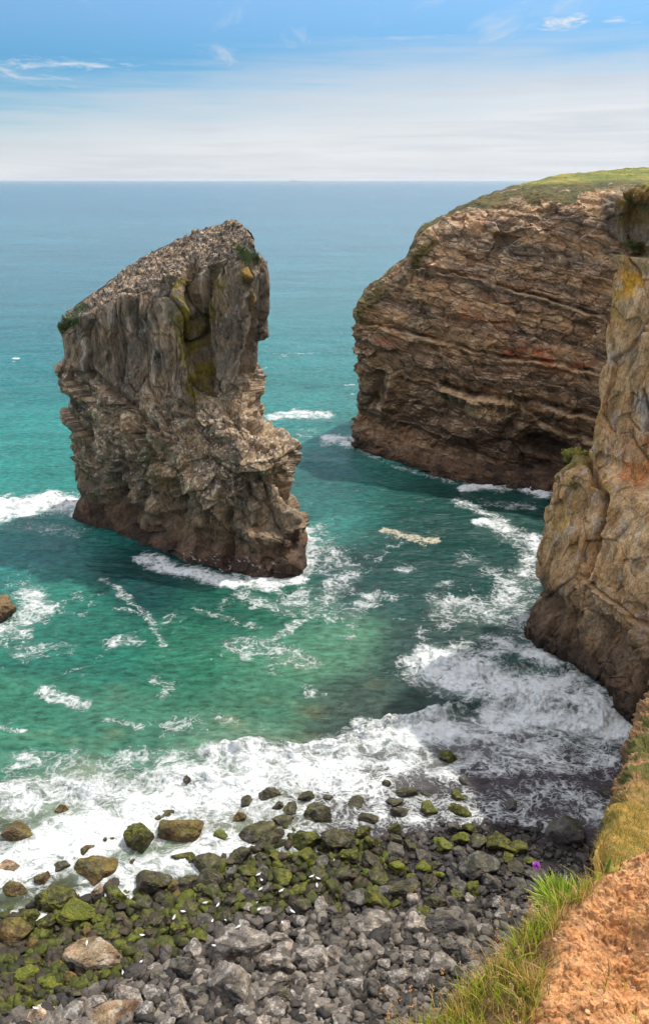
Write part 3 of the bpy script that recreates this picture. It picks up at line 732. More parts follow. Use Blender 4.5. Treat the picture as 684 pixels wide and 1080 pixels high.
def build_sea():
    Ys = np.concatenate([np.geomspace(20, 32, 40, endpoint=False), np.geomspace(32, 330, 1000, endpoint=False), np.geomspace(330, 60000, 260)])
    tin = np.linspace(-.50, .50, 860); tout = np.geomspace(.502, 3.2, 45)
    T = np.concatenate([-tout[::-1], tin, tout])
    Yg = Ys[:, None] * np.ones_like(T)[None]; Xg = (Ys[:, None] + 8) * T[None]
    Z0 = np.zeros_like(Xg)
    px, py = proj(np.stack([Xg, Yg, Z0], -1))
    near = Yg < 700
    # swell + chop
    j = 1.0
    n1 = fbm((Xg + .25 * Yg) / 18, Yg / 7, Z0, 3); n2 = fbm((Xg - .3 * Yg) / 5, Yg / 2.6, Z0 + 3, 3); n3 = ridged(Xg / 1.8, (Yg + .2 * Xg) / 1.1, Z0 + 7, 3)
    fade = sstep(310, 120, Yg)
    Z = fade * (.28 * n1 + .17 * n2 + .05 * n3)
    # foam density
    jit = 7 * fbm(Xg / 3.5, Yg / 3.5, Z0 + 1, 3) + 3 * fbm(Xg / .9, Yg / .9, Z0, 2)
    jit2 = 7 * fbm(Xg / 3.5, Yg / 3.5, Z0 + 5, 3) + 3 * fbm(Xg / .9, Yg / .9, Z0 + 9, 2)
    sc = np.clip(60 / np.maximum(Yg, 1), .25, 1.6)
    fo = np.zeros_like(Xg); sel = (Yg < 200)
    a = px + jit * sc; b = py + jit2 * sc * .8
    A, B = a[sel], b[sel]; acc = np.zeros(A.shape)
    for pts, r, s in FOAM:
        d = seg_dist(A, B, pts, 1.45) / (r * 1.25)
        acc = np.maximum(acc, s * np.clip(1.25 - d, 0, 1) ** .7)
    fo[sel] = acc
    bay = np.exp(-(seg_dist(px, py, [(60, 700), (250, 700), (420, 620)], 1.2) / 130) ** 2) * .50 * sstep(-.15, .45, fbm(Xg / 7 + 3, Yg / 6, Z0 + 31, 3)) * (py < 800)
    fo = np.maximum(fo, bay)
    wc = .33 * sstep(.45, .85, fbm(Xg / 26, Yg / 22, Z0 + 2, 3)) * sstep(1200, 200, Yg)
    # little white horses far out
    cap = sstep(.60, .72, fbm(Xg / 5.5, Yg / 4.0, Z0 + 12, 2)) * sstep(.05, .4, fbm(Xg / 60, Yg / 60, Z0 + 1, 2)) * sstep(95, 130, Yg) * sstep(260, 200, Yg)
    fo = fo * (1 + .35 * fbm(Xg / 2.6, Yg / 2.2, Z0 + 15, 3) - .04)
    fo = np.maximum(fo, cap * .75)
    sc_ = np.zeros_like(Xg); acc = np.zeros(A.shape)
    for pts, r, s in SCUM:
        acc = np.maximum(acc, s * np.clip(1.4 - seg_dist(A, B, pts, 1.5) / r, 0, 1))
    sc_[sel] = acc
    crest = np.exp(-(seg_dist(px + jit, py + jit2, [(450, 702), (500, 708), (560, 700), (600, 712)], 1.4) / 9) ** 2) + np.exp(-(seg_dist(px + jit, py + jit2, [(230, 792), (330, 790), (430, 760), (540, 738), (640, 760)], 1.4) / 10) ** 2) + .8 * np.exp(-(seg_dist(px + jit, py + jit2, [(-20, 532), (70, 530)], 1.4) / 7) ** 2) + .7 * np.exp(-(seg_dist(px + jit, py + jit2, [(-20, 838), (100, 828), (220, 822)], 1.4) / 10) ** 2)
    tb = fbm(Xg / 1.4, Yg / 1.1, Z0, 5, .62)
    Z = Z + (.34 * sstep(.7, 1.1, fo) * (.6 + 1.2 * tb) + .75 * crest * (.8 + .9 * tb)) * sstep(28, 40, Yg)
    # stroke of the breaking wave
    # water colour, including the painted shade by stack and cliffs
    swash = sstep(1.35, .6, seg_dist(px + jit, py + jit2, [(340, 845), (450, 850), (560, 835), (660, 815)], 1.3) / 52) * (py > 740)
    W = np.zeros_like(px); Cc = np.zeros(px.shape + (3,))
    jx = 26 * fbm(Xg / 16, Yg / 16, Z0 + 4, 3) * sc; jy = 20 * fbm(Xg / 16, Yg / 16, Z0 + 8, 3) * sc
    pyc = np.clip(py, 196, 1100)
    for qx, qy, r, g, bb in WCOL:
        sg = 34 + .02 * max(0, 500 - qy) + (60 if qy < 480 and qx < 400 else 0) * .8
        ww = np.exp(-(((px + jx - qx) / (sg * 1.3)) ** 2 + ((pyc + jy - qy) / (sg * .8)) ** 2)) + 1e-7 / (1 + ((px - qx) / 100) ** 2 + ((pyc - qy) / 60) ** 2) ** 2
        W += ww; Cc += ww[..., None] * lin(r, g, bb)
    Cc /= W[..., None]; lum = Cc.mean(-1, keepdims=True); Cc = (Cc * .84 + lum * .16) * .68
    Cc *= (1 + .28 * fbm(Xg / 9, Yg / 4.5, Z0 + 2, 4) * sstep(320, 130, Yg))[..., None]
    far = sstep(260, 1500, Yg)
    Cc = mix(Cc, lin(34, 90, 106), far * .85)
    far_st = fbm(Xg / 700, Yg / 160, Z0, 4) * sstep(200, 500, Yg)
    Cc *= (1 + .22 * far_st)[..., None]
    # brown sand stirred up, weed
    br = sstep(.1, .6, fbm(Xg / 5, Yg / 4, Z0 + 21, 3)) * np.exp(-(seg_dist(px, py, [(100, 775), (250, 750), (420, 720)], 1.4) / 70) ** 2)
    Cc = mix(Cc, lin(128, 112, 66), .22 * br)
    V = np.stack([Xg, Yg, Z], -1).reshape(-1, 3)
    m, nt, b = mat_new('sea_water'); q = NB(nt)
    pos = q.n('ShaderNodeNewGeometry').outputs['Position']
    ca = q.n('ShaderNodeAttribute', attribute_name='col').outputs['Color']
    fa = q.n('ShaderNodeAttribute', attribute_name='foam').outputs['Fac']
    sa = q.n('ShaderNodeAttribute', attribute_name='scum').outputs['Fac']
    sw = q.n('ShaderNodeAttribute', attribute_name='swash').outputs['Fac']
    # warped coordinates for the lace
    wn = q.n('ShaderNodeTexNoise'); wn.inputs['Scale'].default_value = .45; wn.inputs['Detail'].default_value = 4; q.link(pos, wn.inputs['Vector'])
    wv = q.n('ShaderNodeVectorMath', operation='MULTIPLY_ADD'); q.link(wn.outputs['Color'], wv.inputs[0]); wv.inputs[1].default_value = (3.4, 3.4, 0); q.link(pos, wv.inputs[2])
    warp = wv.outputs[0]
    lace1 = q.math('ABSOLUTE', q.math('SUBTRACT', q.noise(warp, .75, 5, .62), .5))       # 0 on the filaments
    st = q.mapping(warp, (.75, 1.7, 1), (0, 0, .55))
    lace2 = q.math('ABSOLUTE', q.math('SUBTRACT', q.noise(st, .8, 5, .6, .6), .5))
    L1 = q.mapr(lace1, 0, .17, 1, 0); L2 = q.mapr(lace2, 0, .15, .95, 0)
    ve = q.voro(q.mapping(warp, (.9, 1.25, 0), (0, 0, .5)), 1.0, 'DISTANCE_TO_EDGE'); ve2 = q.voro(q.mapping(warp, (1.0, 2.0, 0), (0, 0, -.55)), 1.7, 'DISTANCE_TO_EDGE')
    L3 = q.mapr(ve, 0, .3, .95, .05); L4 = q.mapr(ve2, 0, .26, 1.0, .0)
    lace = q.math('MAXIMUM', q.math('MULTIPLY', L1, L2), L3)
    lace = q.math('MAXIMUM', lace, q.math('MULTIPLY', L2, .85))
    lace = q.mixc(q.math('MULTIPLY', sw, .6), lace, L4)
    fine = q.noise(pos, 2.6, 8, .78, .4)
    blot = q.noise(warp, .42, 6, .66)
    l = q.math('ADD', q.math('MULTIPLY', lace, .56), q.math('ADD', q.mapr(blot, .30, .70, -.12, .44), q.mapr(fine, .3, .7, -.20, .20)))
    thr = q.math('SUBTRACT', 1.06, q.math('MULTIPLY', fa, .93))
    fm = q.mapr(l, q.math('SUBTRACT', thr, .10), q.math('ADD', thr, .30), 0, 1, False)
    fm = q.math('MULTIPLY', fm, q.mapr(fa, .06, .3, 0, 1))
    fm = q.math('MINIMUM', fm, 1.0)
    ripple = q.noise(q.mapping(pos, (.6, 1.2, 1)), 1.6, 6, .6, .3)
    streak = q.noise(q.mapping(pos, (.012, .05, 1)), 1.0, 7, .7, .3)
    wcol = q.mixc(1.0, ca, q.math('MULTIPLY', q.mapr(ripple, .32, .7, .5, 1.5), q.mapr(streak, .3, .7, .75, 1.28)), 'MULTIPLY')
    fcol = q.mixc(q.mapr(fine, .35, .65), (.56, .60, .60, 1), (.86, .86, .84, 1))
    milk = q.math('MULTIPLY', q.mapr(fa, .35, 1.0, 0, .42), q.mapr(sw, 0, 1, 1, .15))
    wcol = q.mixc(milk, wcol, (.40, .47, .42, 1))
    cc = q.mixc(fm, wcol, fcol)
    scm = q.mapr(q.math('ADD', sa, q.mapr(fine, .3, .7, -.45, .45)), .35, .75, 0, .8, True)
    scm = q.math('MULTIPLY', scm, q.mapr(sa, .02, .12))
    cc = q.mixc(scm, cc, (.60, .52, .38, 1))
    q.link(cc, b.inputs['Base Color'])
    rf = q.math('MAXIMUM', fm, scm)
    q.link(q.mapr(rf, 0, 1, .16, .75), b.inputs['Roughness'])
    b.inputs['IOR'].default_value = 1.33; b.inputs['Specular IOR Level'].default_value = .28
    w1 = q.noise(q.mapping(pos, (.7, 1.3, 1), (0, 0, .25)), .55, 8, .62, .25)
    w2 = q.noise(q.mapping(pos, (.05, .14, 1)), 1.0, 6, .6)
    hh = q.math('ADD', q.math('MULTIPLY', w1, 1.0), q.math('MULTIPLY', w2, 3.0))
    hh = q.math('ADD', hh, q.math('MULTIPLY', q.math('MULTIPLY', fm, fine), .35))
    bp = q.n('ShaderNodeBump'); bp.inputs['Strength'].default_value = .85; bp.inputs['Distance'].default_value = .55
    q.link(hh, bp.inputs['Height']); q.link(bp.outputs[0], b.inputs['Normal'])
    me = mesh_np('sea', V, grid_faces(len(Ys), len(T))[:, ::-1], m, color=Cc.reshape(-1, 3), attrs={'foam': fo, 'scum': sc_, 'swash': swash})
    tag(new_obj('sea', me), 'green and turquoise sea with white surf breaking on the shore', 'sea', kind='structure')
build_sea()

# ================================================================== BOULDERS
import bmesh
_ico = {}
def ico(sub):
    if sub not in _ico:
        bm = bmesh.new(); bmesh.ops.create_icosphere(bm, subdivisions=sub, radius=1)
        _ico[sub] = (np.array([v.co[:] for v in bm.verts]), np.array([[v.index for v in f.verts] for f in bm.faces])); bm.free()
    return _ico[sub]

def rock_shape(seed, sub, round_=0.0):
    r = np.random.default_rng(seed); D_, Fc = ico(sub)
    k = 13; n = r.normal(size=(k, 3)); n /= np.linalg.norm(n, axis=1)[:, None]; d = r.uniform(.55, 1.0, k) * (1 - round_) + round_ * .9
    dt = np.maximum(D_ @ n.T, 1e-4) / d; p = 24 - 12 * round_
    rad = (np.sum(dt ** p, 1)) ** (-1 / p); rad = np.minimum(rad, 1.22)
    V = D_ * rad[:, None]
    a = V * 1.3 + seed * 3.7
    h = .15 * fbm(a[:, 0] * 1.3, a[:, 1] * 1.3, a[:, 2] * 1.3, 6, .62) + .05 * ridged(a[:, 0] * 2.2, a[:, 1] * 2.2, a[:, 2] * 4, 4, .6) 
    V = V * (1 + h)[:, None]
    V /= np.abs(V).max(0)
    return V, Fc

ROCKC = {'grey': ((112, 106, 100), (70, 65, 61), (156, 148, 138)), 'tan': ((138, 116, 94), (102, 82, 64), (166, 146, 122)),
         'brown': ((96, 74, 46), (64, 48, 32), (122, 96, 58)), 'dark': ((56, 49, 41), (36, 31, 27), (78, 68, 56)), 'moss': ((54, 45, 28), (33, 27, 18), (76, 64, 38)),
         'slate': ((74, 70, 69), (46, 43, 44), (104, 98, 95))}
MOSS = {'grey': 0, 'tan': .05, 'brown': .34, 'dark': .26, 'moss': .58, 'slate': .15}
def rock_colors(V, N, kind, seed, bright=0.0):
    a, b, c = [lin(*q) for q in ROCKC[kind]]; x, y, z = (V * 1.0 + seed * 1.3).T
    n = fbm(x * 1.2, y * 1.2, z * 1.2, 4); C = mix(a, c, sstep(-.1, .5, n)); C = mix(C, b, sstep(-.05, -.5, n))
    C = mix(C, lin(205, 200, 192), (.5 if kind in ('grey', 'tan') else .12) * sstep(.25, .5, ridged(x * 1.5, y * 1.5, z * 3, 3)) * sstep(.0, .4, fbm(x * 2, y * 2, z * 2, 3)))
    m = MOSS[kind]
    if m:
        mm = sstep(.05, .5, N[:, 2] * .6 + .55 * fbm(x * 1.4 + 5, y * 1.4, z * 1.4, 4) - .45 + m * .75 + .25 * ridged(x * 2.5, y * 2.5, z * 2.5, 2))
        mc = mix(mix(lin(40, 44, 8), lin(114, 120, 14), sstep(-.3, .4, fbm(x * 3, y * 3, z * 3, 3))), lin(128, 138, 18), np.full(len(V), bright * .8))
        if m < .6: mc = mc * .85
        C = mix(C, mc, np.clip(mm * min(1, m + .1), 0, .95))
    return C

def vnormals(V, Fc):
    a, b, c = V[Fc[:, 0]], V[Fc[:, 1]], V[Fc[:, 2]]; n = np.cross(b - a, c - a); N = np.zeros_like(V)
    for k in range(3): np.add.at(N, Fc[:, k], n)
    return N / np.maximum(np.linalg.norm(N, axis=1), 1e-9)[:, None]

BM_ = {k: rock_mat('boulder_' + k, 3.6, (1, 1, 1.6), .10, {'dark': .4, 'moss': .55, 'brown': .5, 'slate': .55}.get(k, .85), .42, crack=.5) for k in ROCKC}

MAJOR = [  # px, py, half width, half height, kind, tilt, label
 (18,879,20,12,'brown','broad light brown boulder awash in white surf at the far left'),
 (12,916,13,8,'tan','low pinkish grey rock in the foam at the left margin'),
 (17,940,14,9,'brown','egg shaped olive brown stone at the left edge of the wash'),
 (46,930,9,9,'brown','small upright brown stone between the egg shaped stone and the big wet brown boulder'),
 (105,920,27,16,'brown','big wet brown boulder tilted up to the right in the surf'),
 (59,949,24,15,'moss','wide dark mossy boulder below the small upright brown stone'),
 (150,888,17,18,'moss','tall boulder with mossy left face in the surf beside the flat golden brown one'),
 (193,879,26,15,'brown','flat topped golden brown boulder in the surf beside the tall mossy one'),
 (160,932,20,17,'dark','dark domed boulder rounded like a loaf at the edge of the wash'),
 (65,854,8,5,'brown','small tan rock nearly drowned by the breaking wave at the left'),
 (115,887,8,5,'moss','little green stone alone in the foam left of the tall mossy boulder'),
 (174,861,13,5,'dark','low dark wedge of rock in the surf above the flat topped golden brown boulder'),
 (79,965,21,12,'moss','long brown boulder with bright green moss below the big wet brown boulder'),
 (104,941,8,9,'tan','small yellow ochre stone just under the big wet brown boulder'),
 (121,946,14,10,'moss','mossy stone next to the small yellow ochre stone'),
 (27,970,14,10,'moss','dark green stone at left between the egg stone and the big olive boulder'),
 (50,974,12,10,'moss','squat mossy stone right of the big olive boulder'),
 (13,990,20,17,'brown','big olive brown boulder with green top at the left margin of the stony shore'),
 (97,1007,33,21,'tan','big tan wedge shaped boulder lying alone among bright green stones'),
 (11,1017,9,8,'moss','yellow green rounded stone near the left margin under the olive boulder'),
 (28,1029,13,9,'moss','bright lime green stone left of the big tan wedge boulder'),
 (53,1041,12,8,'moss','brightest green stone just below the big tan wedge boulder'),
 (30,1050,11,9,'moss','green and brown stone above the tan grey slab in the bottom left corner'),
 (133,1050,18,13,'grey','rounded grey boulder above the pale slab at the bottom edge'),
 (42,1074,19,11,'tan','tan grey slab at the bottom left corner'),
 (118,1076,32,11,'tan','pale pinkish tan slab cut by the bottom edge of the picture'),
 (196,908,15,9,'moss','yellow brown mossy stone in the wash under the flat topped golden boulder'),
 (219,912,20,13,'dark','near black boulder with a sharp crest at the edge of the wash'),
 (225,929,16,9,'dark','dark brown rock directly below the near black crested boulder'),
 (271,880,23,9,'dark','flat dark brown slab in the middle of the wash'),
 (284,892,13,10,'dark','dark block touching the underside of the flat dark slab'),
 (257,902,14,9,'dark','dark stone left below the flat dark slab'),
 (284,838,12,6,'dark','black rock showing through the breaking wave'),
 (294,851,7,5,'dark','small black stone just below the black rock in the breaking wave'),
 (323,842,10,6,'dark','three cornered dark rock in the foam in mid picture'),
 (337,862,16,13,'dark','dark hump of rock with wash pouring round it, below the three cornered rock'),
 (254,862,8,6,'brown','small ochre stone in white water above the flat dark slab'),
 (298,867,12,5,'dark','thin dark stone between the ochre stone and the dark hump'),
 (320,888,17,12,'moss','large dark boulder with green film beside the paired dark boulder'),
 (355,887,19,12,'dark','large dark brown boulder, right one of the big pair at the wash edge'),
 (198,825,5,8,'dark','narrow dark rock standing up in the breaking wave'),
 (250,1000,34,20,'grey','big grey boulder rising to a pointed top with a gull on it'),
 (245,1040,28,22,'grey','big pale grey block directly below the pointed boulder'),
 (292,1018,20,13,'grey','light grey boulder right of the big pale block'),
 (332,1013,22,13,'grey','grey boulder with white veins to the right of the light grey one'),
 (192,1023,15,13,'slate','brownish grey stone left of the big pale block'),
 (207,1049,15,12,'slate','round dark grey stone at the lower left of the big pale block'),
 (186,1064,16,16,'grey','tall grey stone at the bottom edge left of the pale block'),
 (316,973,9,9,'grey','small round grey stone at the edge of the mossy ones'),
 (294,990,13,8,'grey','flat pale stone above the light grey boulder'),
 (294,1051,16,12,'slate','rough grey stone at lower right of the big pale block'),
 (473,801,12,9,'moss','dark green topped rock standing clear of the others in the surf'),
 (408,829,6,5,'dark','small black stone in the foam left of the isolated trio'),
 (429,837,12,7,'dark','dark oval rock in streaky foam in mid picture'),
 (448,838,5,3,'dark','tiny dark rock right of the dark oval rock'),
 (415,848,11,5,'dark','flat dark rock under the dark oval rock'),
 (418,859,11,8,'dark','rounded dark brown rock under the flat dark rock'),
 (390,865,12,5,'dark','long dark wedge of rock left of the rounded dark brown rock'),
 (382,880,10,7,'moss','dark green stone below the long dark wedge'),
 (416,875,7,6,'moss','dark green pebble like rock under the rounded brown rock'),
 (391,889,8,6,'moss','mossy stone at the very edge of the streaky foam'),
 (419,887,9,8,'dark','brown stone among streaks of foam above the mossy group'),
 (485,857,14,6,'moss','low triangular mossy rock in the swash on the right'),
 (490,827,8,8,'slate','brownish rock in the swash below the isolated green topped rock'),
 (347,842,6,4,'dark','small dark rock right of the three cornered rock'),
 (479,873,8,5,'slate','small grey stone below the low triangular rock'),
 (466,891,11,8,'moss','bright mossy stone on the shingle edge, left one of two'),
 (486,886,10,7,'moss','bright mossy stone on the shingle edge, right one of two'),
 (503,917,25,15,'slate','large dark grey boulder with moss below on the shingle'),
 (517,934,13,9,'slate','grey stone leaning against the large dark grey boulder'),
 (527,891,17,10,'moss','dark rounded mossy rock right above the large dark grey boulder'),
 (598,878,26,17,'slate','big dark angular boulder by itself near the foot of the cliff'),
 (643,836,9,4,'dark','small dark rock in the swash close to the right cliff'),
 (419,915,10,6,'moss','bright green stone on dark shingle, first of three in a row'),
 (444,916,10,7,'moss','bright green stone on dark shingle, second of three in a row'),
 (461,924,7,6,'moss','bright green stone on dark shingle, last of three in a row'),
 (368,904,12,8,'moss','brown green boulder at the right end of the dark boulder pair'),
 (395,973,26,13,'grey','long pale grey boulder with streaks at the top of the dry stones'),
 (436,978,16,11,'grey','pale grey stone between two larger ones in a row'),
 (471,978,22,13,'slate','large grey boulder at the right end of the dry row'),
 (381,997,9,8,'grey','small round light stone below the long pale boulder'),
 (350,1010,14,10,'grey','rounded grey stone left of mid beach'),
 (367,1018,11,8,'slate','grey brown stone wedged beside the rounded grey stone'),
 (465,1018,16,10,'grey','flat topped pale stone near the grass edge'),
 (374,1041,17,12,'grey','pale grey boulder near the bottom edge in mid picture'),
 (419,1031,18,10,'grey','low wide grey stone left of the flat topped pale stone'),
 (374,949,15,9,'slate','dark grey stone above the long pale grey boulder'),
 (427,938,18,8,'dark','long dark slab behind the pale grey row'),
 (460,953,13,8,'dark','dark stone with green edge above the large grey boulder'),
 (397,951,16,8,'moss','dark stone capped with moss above the long pale boulder'),
 (496,965,12,11,'slate','steep dark grey stone at the right end of the shore stones'),
 (473,999,10,7,'slate','small grey stone below the large grey boulder'),
]
BV, BF, BOFF = [], [], 0
def solid_add(V, Fc):
    global BOFF
    BV.append(V); BF.append(Fc + BOFF); BOFF += len(V)

def place_px(px, py, lift=0.0):
    z = 0.0
    for _ in range(6):
        p = atz(px, py, z); z = max(float(beach_z(np.array([p[0]]), np.array([p[1]]))[0]), -.15) + lift
    return atz(px, py, z)

placed = []
HH = []
for i, (bx, by, hw, hh, kind, lab) in enumerate(MAJOR):
    p = place_px(bx, by, 0.2)
    dep = p[1] * CP + (HC - p[2]) * SP; k = dep / F
    rx, rz = hw * k * 1.08, hh * k * 1.05; ry = (hh * .55 + hw * .45) * k * .95
    if by < 860: rz *= 1.05
    V, Fc = rock_shape(100 + i, 6 if hw > 11 else 5, .25 if kind in ('moss',) else .05)
    V = V * np.array([rx, ry, rz]); a = random.uniform(-.35, .35); ca, sa = math.cos(a), math.sin(a)
    ty = random.uniform(-.16, .16); V = V @ np.array([[math.cos(ty), 0, -math.sin(ty)], [0, 1, 0], [math.sin(ty), 0, math.cos(ty)]]).T
    V = V @ np.array([[ca, -sa, 0], [sa, ca, 0], [0, 0, 1]]).T
    N = vnormals(V, Fc)
    me = mesh_np('boulder', V, Fc, BM_[kind], color=rock_colors(V / rx * 1.2, N, kind, i, 1.0 if 'bright' in lab or 'lime' in lab else .15), smooth=True)
    o = new_obj('boulder', me); o.location = (p[0], p[1], p[2] + rz * .12)
    tag(o, lab, 'boulder', 'boulders lying along the shore')
    solid_add(V + np.array(o.location), Fc)
    placed.append((bx, by, hw, hh))

# smaller stones: individuals copied from a few shapes of each kind
protos = {}
for kind in ROCKC:
    protos[kind] = []
    for v in range(7):
        V, Fc = rock_shape(500 + v + 31 * len(kind), 5, .12); V = V * np.array([1, random.uniform(.75, 1), random.uniform(.6, .8)])
        N = vnormals(V, Fc)
        protos[kind].append((mesh_np('stone', V, Fc, BM_[kind], color=rock_colors(V, N, kind, v * 3 + 7, random.random() ** 2 * .7)), V, Fc))
LAB = {'grey': 'one of many pale dry grey stones scattered over the lower shingle', 'tan': 'one of the few tan stones scattered among the green stones at lower left',
       'brown': 'one of the small brown stones washed over at the left waterline', 'dark': 'one of many small dark wet stones scattered where the waves reach',
       'moss': 'one of many small moss covered stones between the larger boulders', 'slate': 'one of many small slate grey stones on the middle of the shingle'}
def kind_at(bx, by, r):
    line = np.interp(bx, [0, 180, 230, 330, 480, 560], [1090, 1015, 975, 955, 950, 930])
    if by > line + r.normal() * 9: return 'grey' if r.random() < .8 else 'slate'
    if bx < 400 and by > shore_y(bx) + 12 + r.normal() * 8: return r.choice(['moss', 'moss', 'dark', 'dark', 'brown' if bx < 120 else 'dark', 'slate' if bx > 150 else 'moss'])
    if bx >= 400: return r.choice(['dark', 'slate', 'moss', 'slate'])
    return r.choice(['dark', 'dark', 'moss', 'brown' if bx < 250 else 'dark'])
r_ = np.random.default_rng(5); n_ind = 0; tries = 0
while n_ind < 205 and tries < 30000:
    tries += 1
    bx = r_.uniform(-5, 570); by = r_.uniform(835, 1085); s_ = shore_y(bx)
    if by < s_ - 2 and (r_.random() > .06 or by < s_ - 60 or bx < 60): continue
    if by > 905 and bx > np.interp(by, [905, 960, 1080], [590, 545, 385]): continue
    hw = r_.uniform(8, 14) if tries < 2500 else r_.uniform(6, 9.5); hh = hw * r_.uniform(.6, .8)
    if by > 985 and bx > 330: hw *= .85; hh *= .85
    if any(abs(bx - q_[0]) < .72 * (hw + q_[2]) and abs(by - q_[1]) < .72 * (hh + q_[3]) for q_ in placed): continue
    if bx > 470 and by < 960 and r_.random() < .6: continue
    kind = str(kind_at(bx, by, r_)); me, V, Fc = protos[kind][r_.integers(7)]
    p = place_px(bx, by, .1); k = (p[1] * CP + (HC - p[2]) * SP) / F; sc = hw * k * 1.05
    o = new_obj('stone', me); zz = sc * hh / hw * 1.15
    o.location = (p[0], p[1], p[2] + zz * .15); o.scale = (sc, sc * r_.uniform(.8, 1.05), zz); o.rotation_euler = (r_.uniform(-.2, .2), r_.uniform(-.2, .2), r_.uniform(0, 6.28))
    tag(o, LAB[kind], 'stone', 'small ' + kind + ' stones on the shore')
    R = np.array(o.rotation_euler.to_matrix()); solid_add((V * np.array(o.scale)) @ R.T + np.array(o.location), Fc)
    placed.append((bx, by, hw, hh)); n_ind += 1
print('stones', n_ind, tries)

# cobbles and pebbles
def build_pebbles(name, label, sub, n, smin, smax, pw, seed, mt):
    D_, Fc = ico(sub); base = []
    for v in range(24):
        V, _ = rock_shape(900 + v, sub, .12); base.append(V * np.array([1, .8, .62]))
    r = np.random.default_rng(seed)
    bx = r.uniform(-30, 620, n * 3); by = 835 + (r.random(n * 3) ** .8) * 270
    P = np.stack([atz(a, b_) for a, b_ in zip(bx, by)]); z = beach_z(P[:, 0], P[:, 1])
    for _ in range(4):
        t = (z - HC) / (P[:, 2] - HC); P2 = P * 1.0; P2[:, 0] = P[:, 0] * t; P2[:, 1] = P[:, 1] * t; z = beach_z(P2[:, 0], P2[:, 1])
    ok = (z > -.12) & ((z > .1) | (r.random(len(z)) < .7)); P2[:, 2] = z; P2 = P2[ok][:n]; bx, by = bx[ok][:n], by[ok][:n]; m = len(P2)
    size = smin + (smax - smin) * r.random(m) ** pw
    size *= np.where((bx > 400) & (by < 960), .7, 1)
    ang = r.uniform(0, 6.28, m); tl = r.normal(size=m) * .3; which = r.integers(24, size=m)
    B = np.array(base)[which].astype(np.float32); c, s = np.cos(ang)[:, None], np.sin(ang)[:, None]
    B[..., 2] += B[..., 0] * tl[:, None]
    X = B[..., 0] * c - B[..., 1] * s; Y = B[..., 0] * s + B[..., 1] * c
    V = np.stack([X, Y, B[..., 2]], -1) * size[:, None, None] + P2[:, None, :] + np.array([0, 0, .3])[None, None] * size[:, None, None]
    F_ = (Fc[None] + (np.arange(m) * len(D_))[:, None, None]).reshape(-1, 3)
    pale = sstep(0, 1, (by - np.interp(bx, [0, 180, 230, 330, 480, 560], [1080, 1010, 975, 955, 960, 960])) / 30 + .5)
    col_ = mix(mix(lin(44, 41, 40), lin(84, 78, 77), r.random(m)), mix(lin(40, 37, 34), lin(126, 119, 110), r.random(m) ** 1.5), pale)
    mossy = (bx < 420) & (pale < .5) & (r.random(m) < .6)
    br_ = (bx < 430) & (pale < .5); col_[br_] = mix(lin(36, 31, 24), lin(74, 64, 46), r.random(m))[br_]
    col_[mossy] = (np.array([lin(70, 76, 16)]) * r.uniform(.35, 1.5, m)[:, None])[mossy]
    C = np.repeat(col_, len(D_), 0)
    me = mesh_np(name, V.reshape(-1, 3), F_, mt, color=C)
    tag(new_obj(name, me), label, name, kind='stuff')
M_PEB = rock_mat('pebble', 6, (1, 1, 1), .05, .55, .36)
build_pebbles('cobbles', 'grey cobbles filling the gaps between the boulders', 3, 9000, .12, .52, 2.6, 3, M_PEB)
build_pebbles('pebbles', 'small dark and grey pebbles of the shingle between the stones', 2, 17000, .05, .14, 1.5, 4, M_PEB)

# ================================================================== GULLS
from mathutils.bvhtree import BVHTree
bvh = BVHTree.FromPolygons(np.concatenate(BV).tolist(), np.concatenate(BF).tolist())
def simple_mat(name, c, rough=.7):
    m, nt, b = mat_new(name); q = NB(nt)
    n = q.noise(q.n('ShaderNodeTexCoord').outputs['Object'], 14, 3)
    q.link(q.mixc(q.mapr(n, .3, .7), tuple(np.array(c) * .85) + (1,), tuple(np.array(c) * 1.1) + (1,)), b.inputs['Base Color']); b.inputs['Roughness'].default_value = rough
    return m
M_WHITE = simple_mat('white_plumage', (.80, .79, .76)); M_GREYW = simple_mat('grey_plumage', (.42, .44, .46)); M_BEAK = simple_mat('yellow_beak', (.7, .45, .06), .4)
M_BLK = simple_mat('dark_plumage', (.05, .04, .035)); M_PINK = simple_mat('pink_leg', (.6, .38, .34))

def lathe_body(path, seg=14):
    """path: (x, z, rad_y, rad_z) along the bird from tail to head"""
    V = []; 
    for x, z, ry, rz in path:
        for k in range(seg):
            a = 2 * math.pi * k / seg; V.append((x, ry * math.cos(a), z + rz * math.sin(a)))
    R = len(path); FC = [(i * seg + k, i * seg + (k + 1) % seg, (i + 1) * seg + (k + 1) % seg, (i + 1) * seg + k) for i in range(R - 1) for k in range(seg)]
    return np.array(V), np.array(FC)

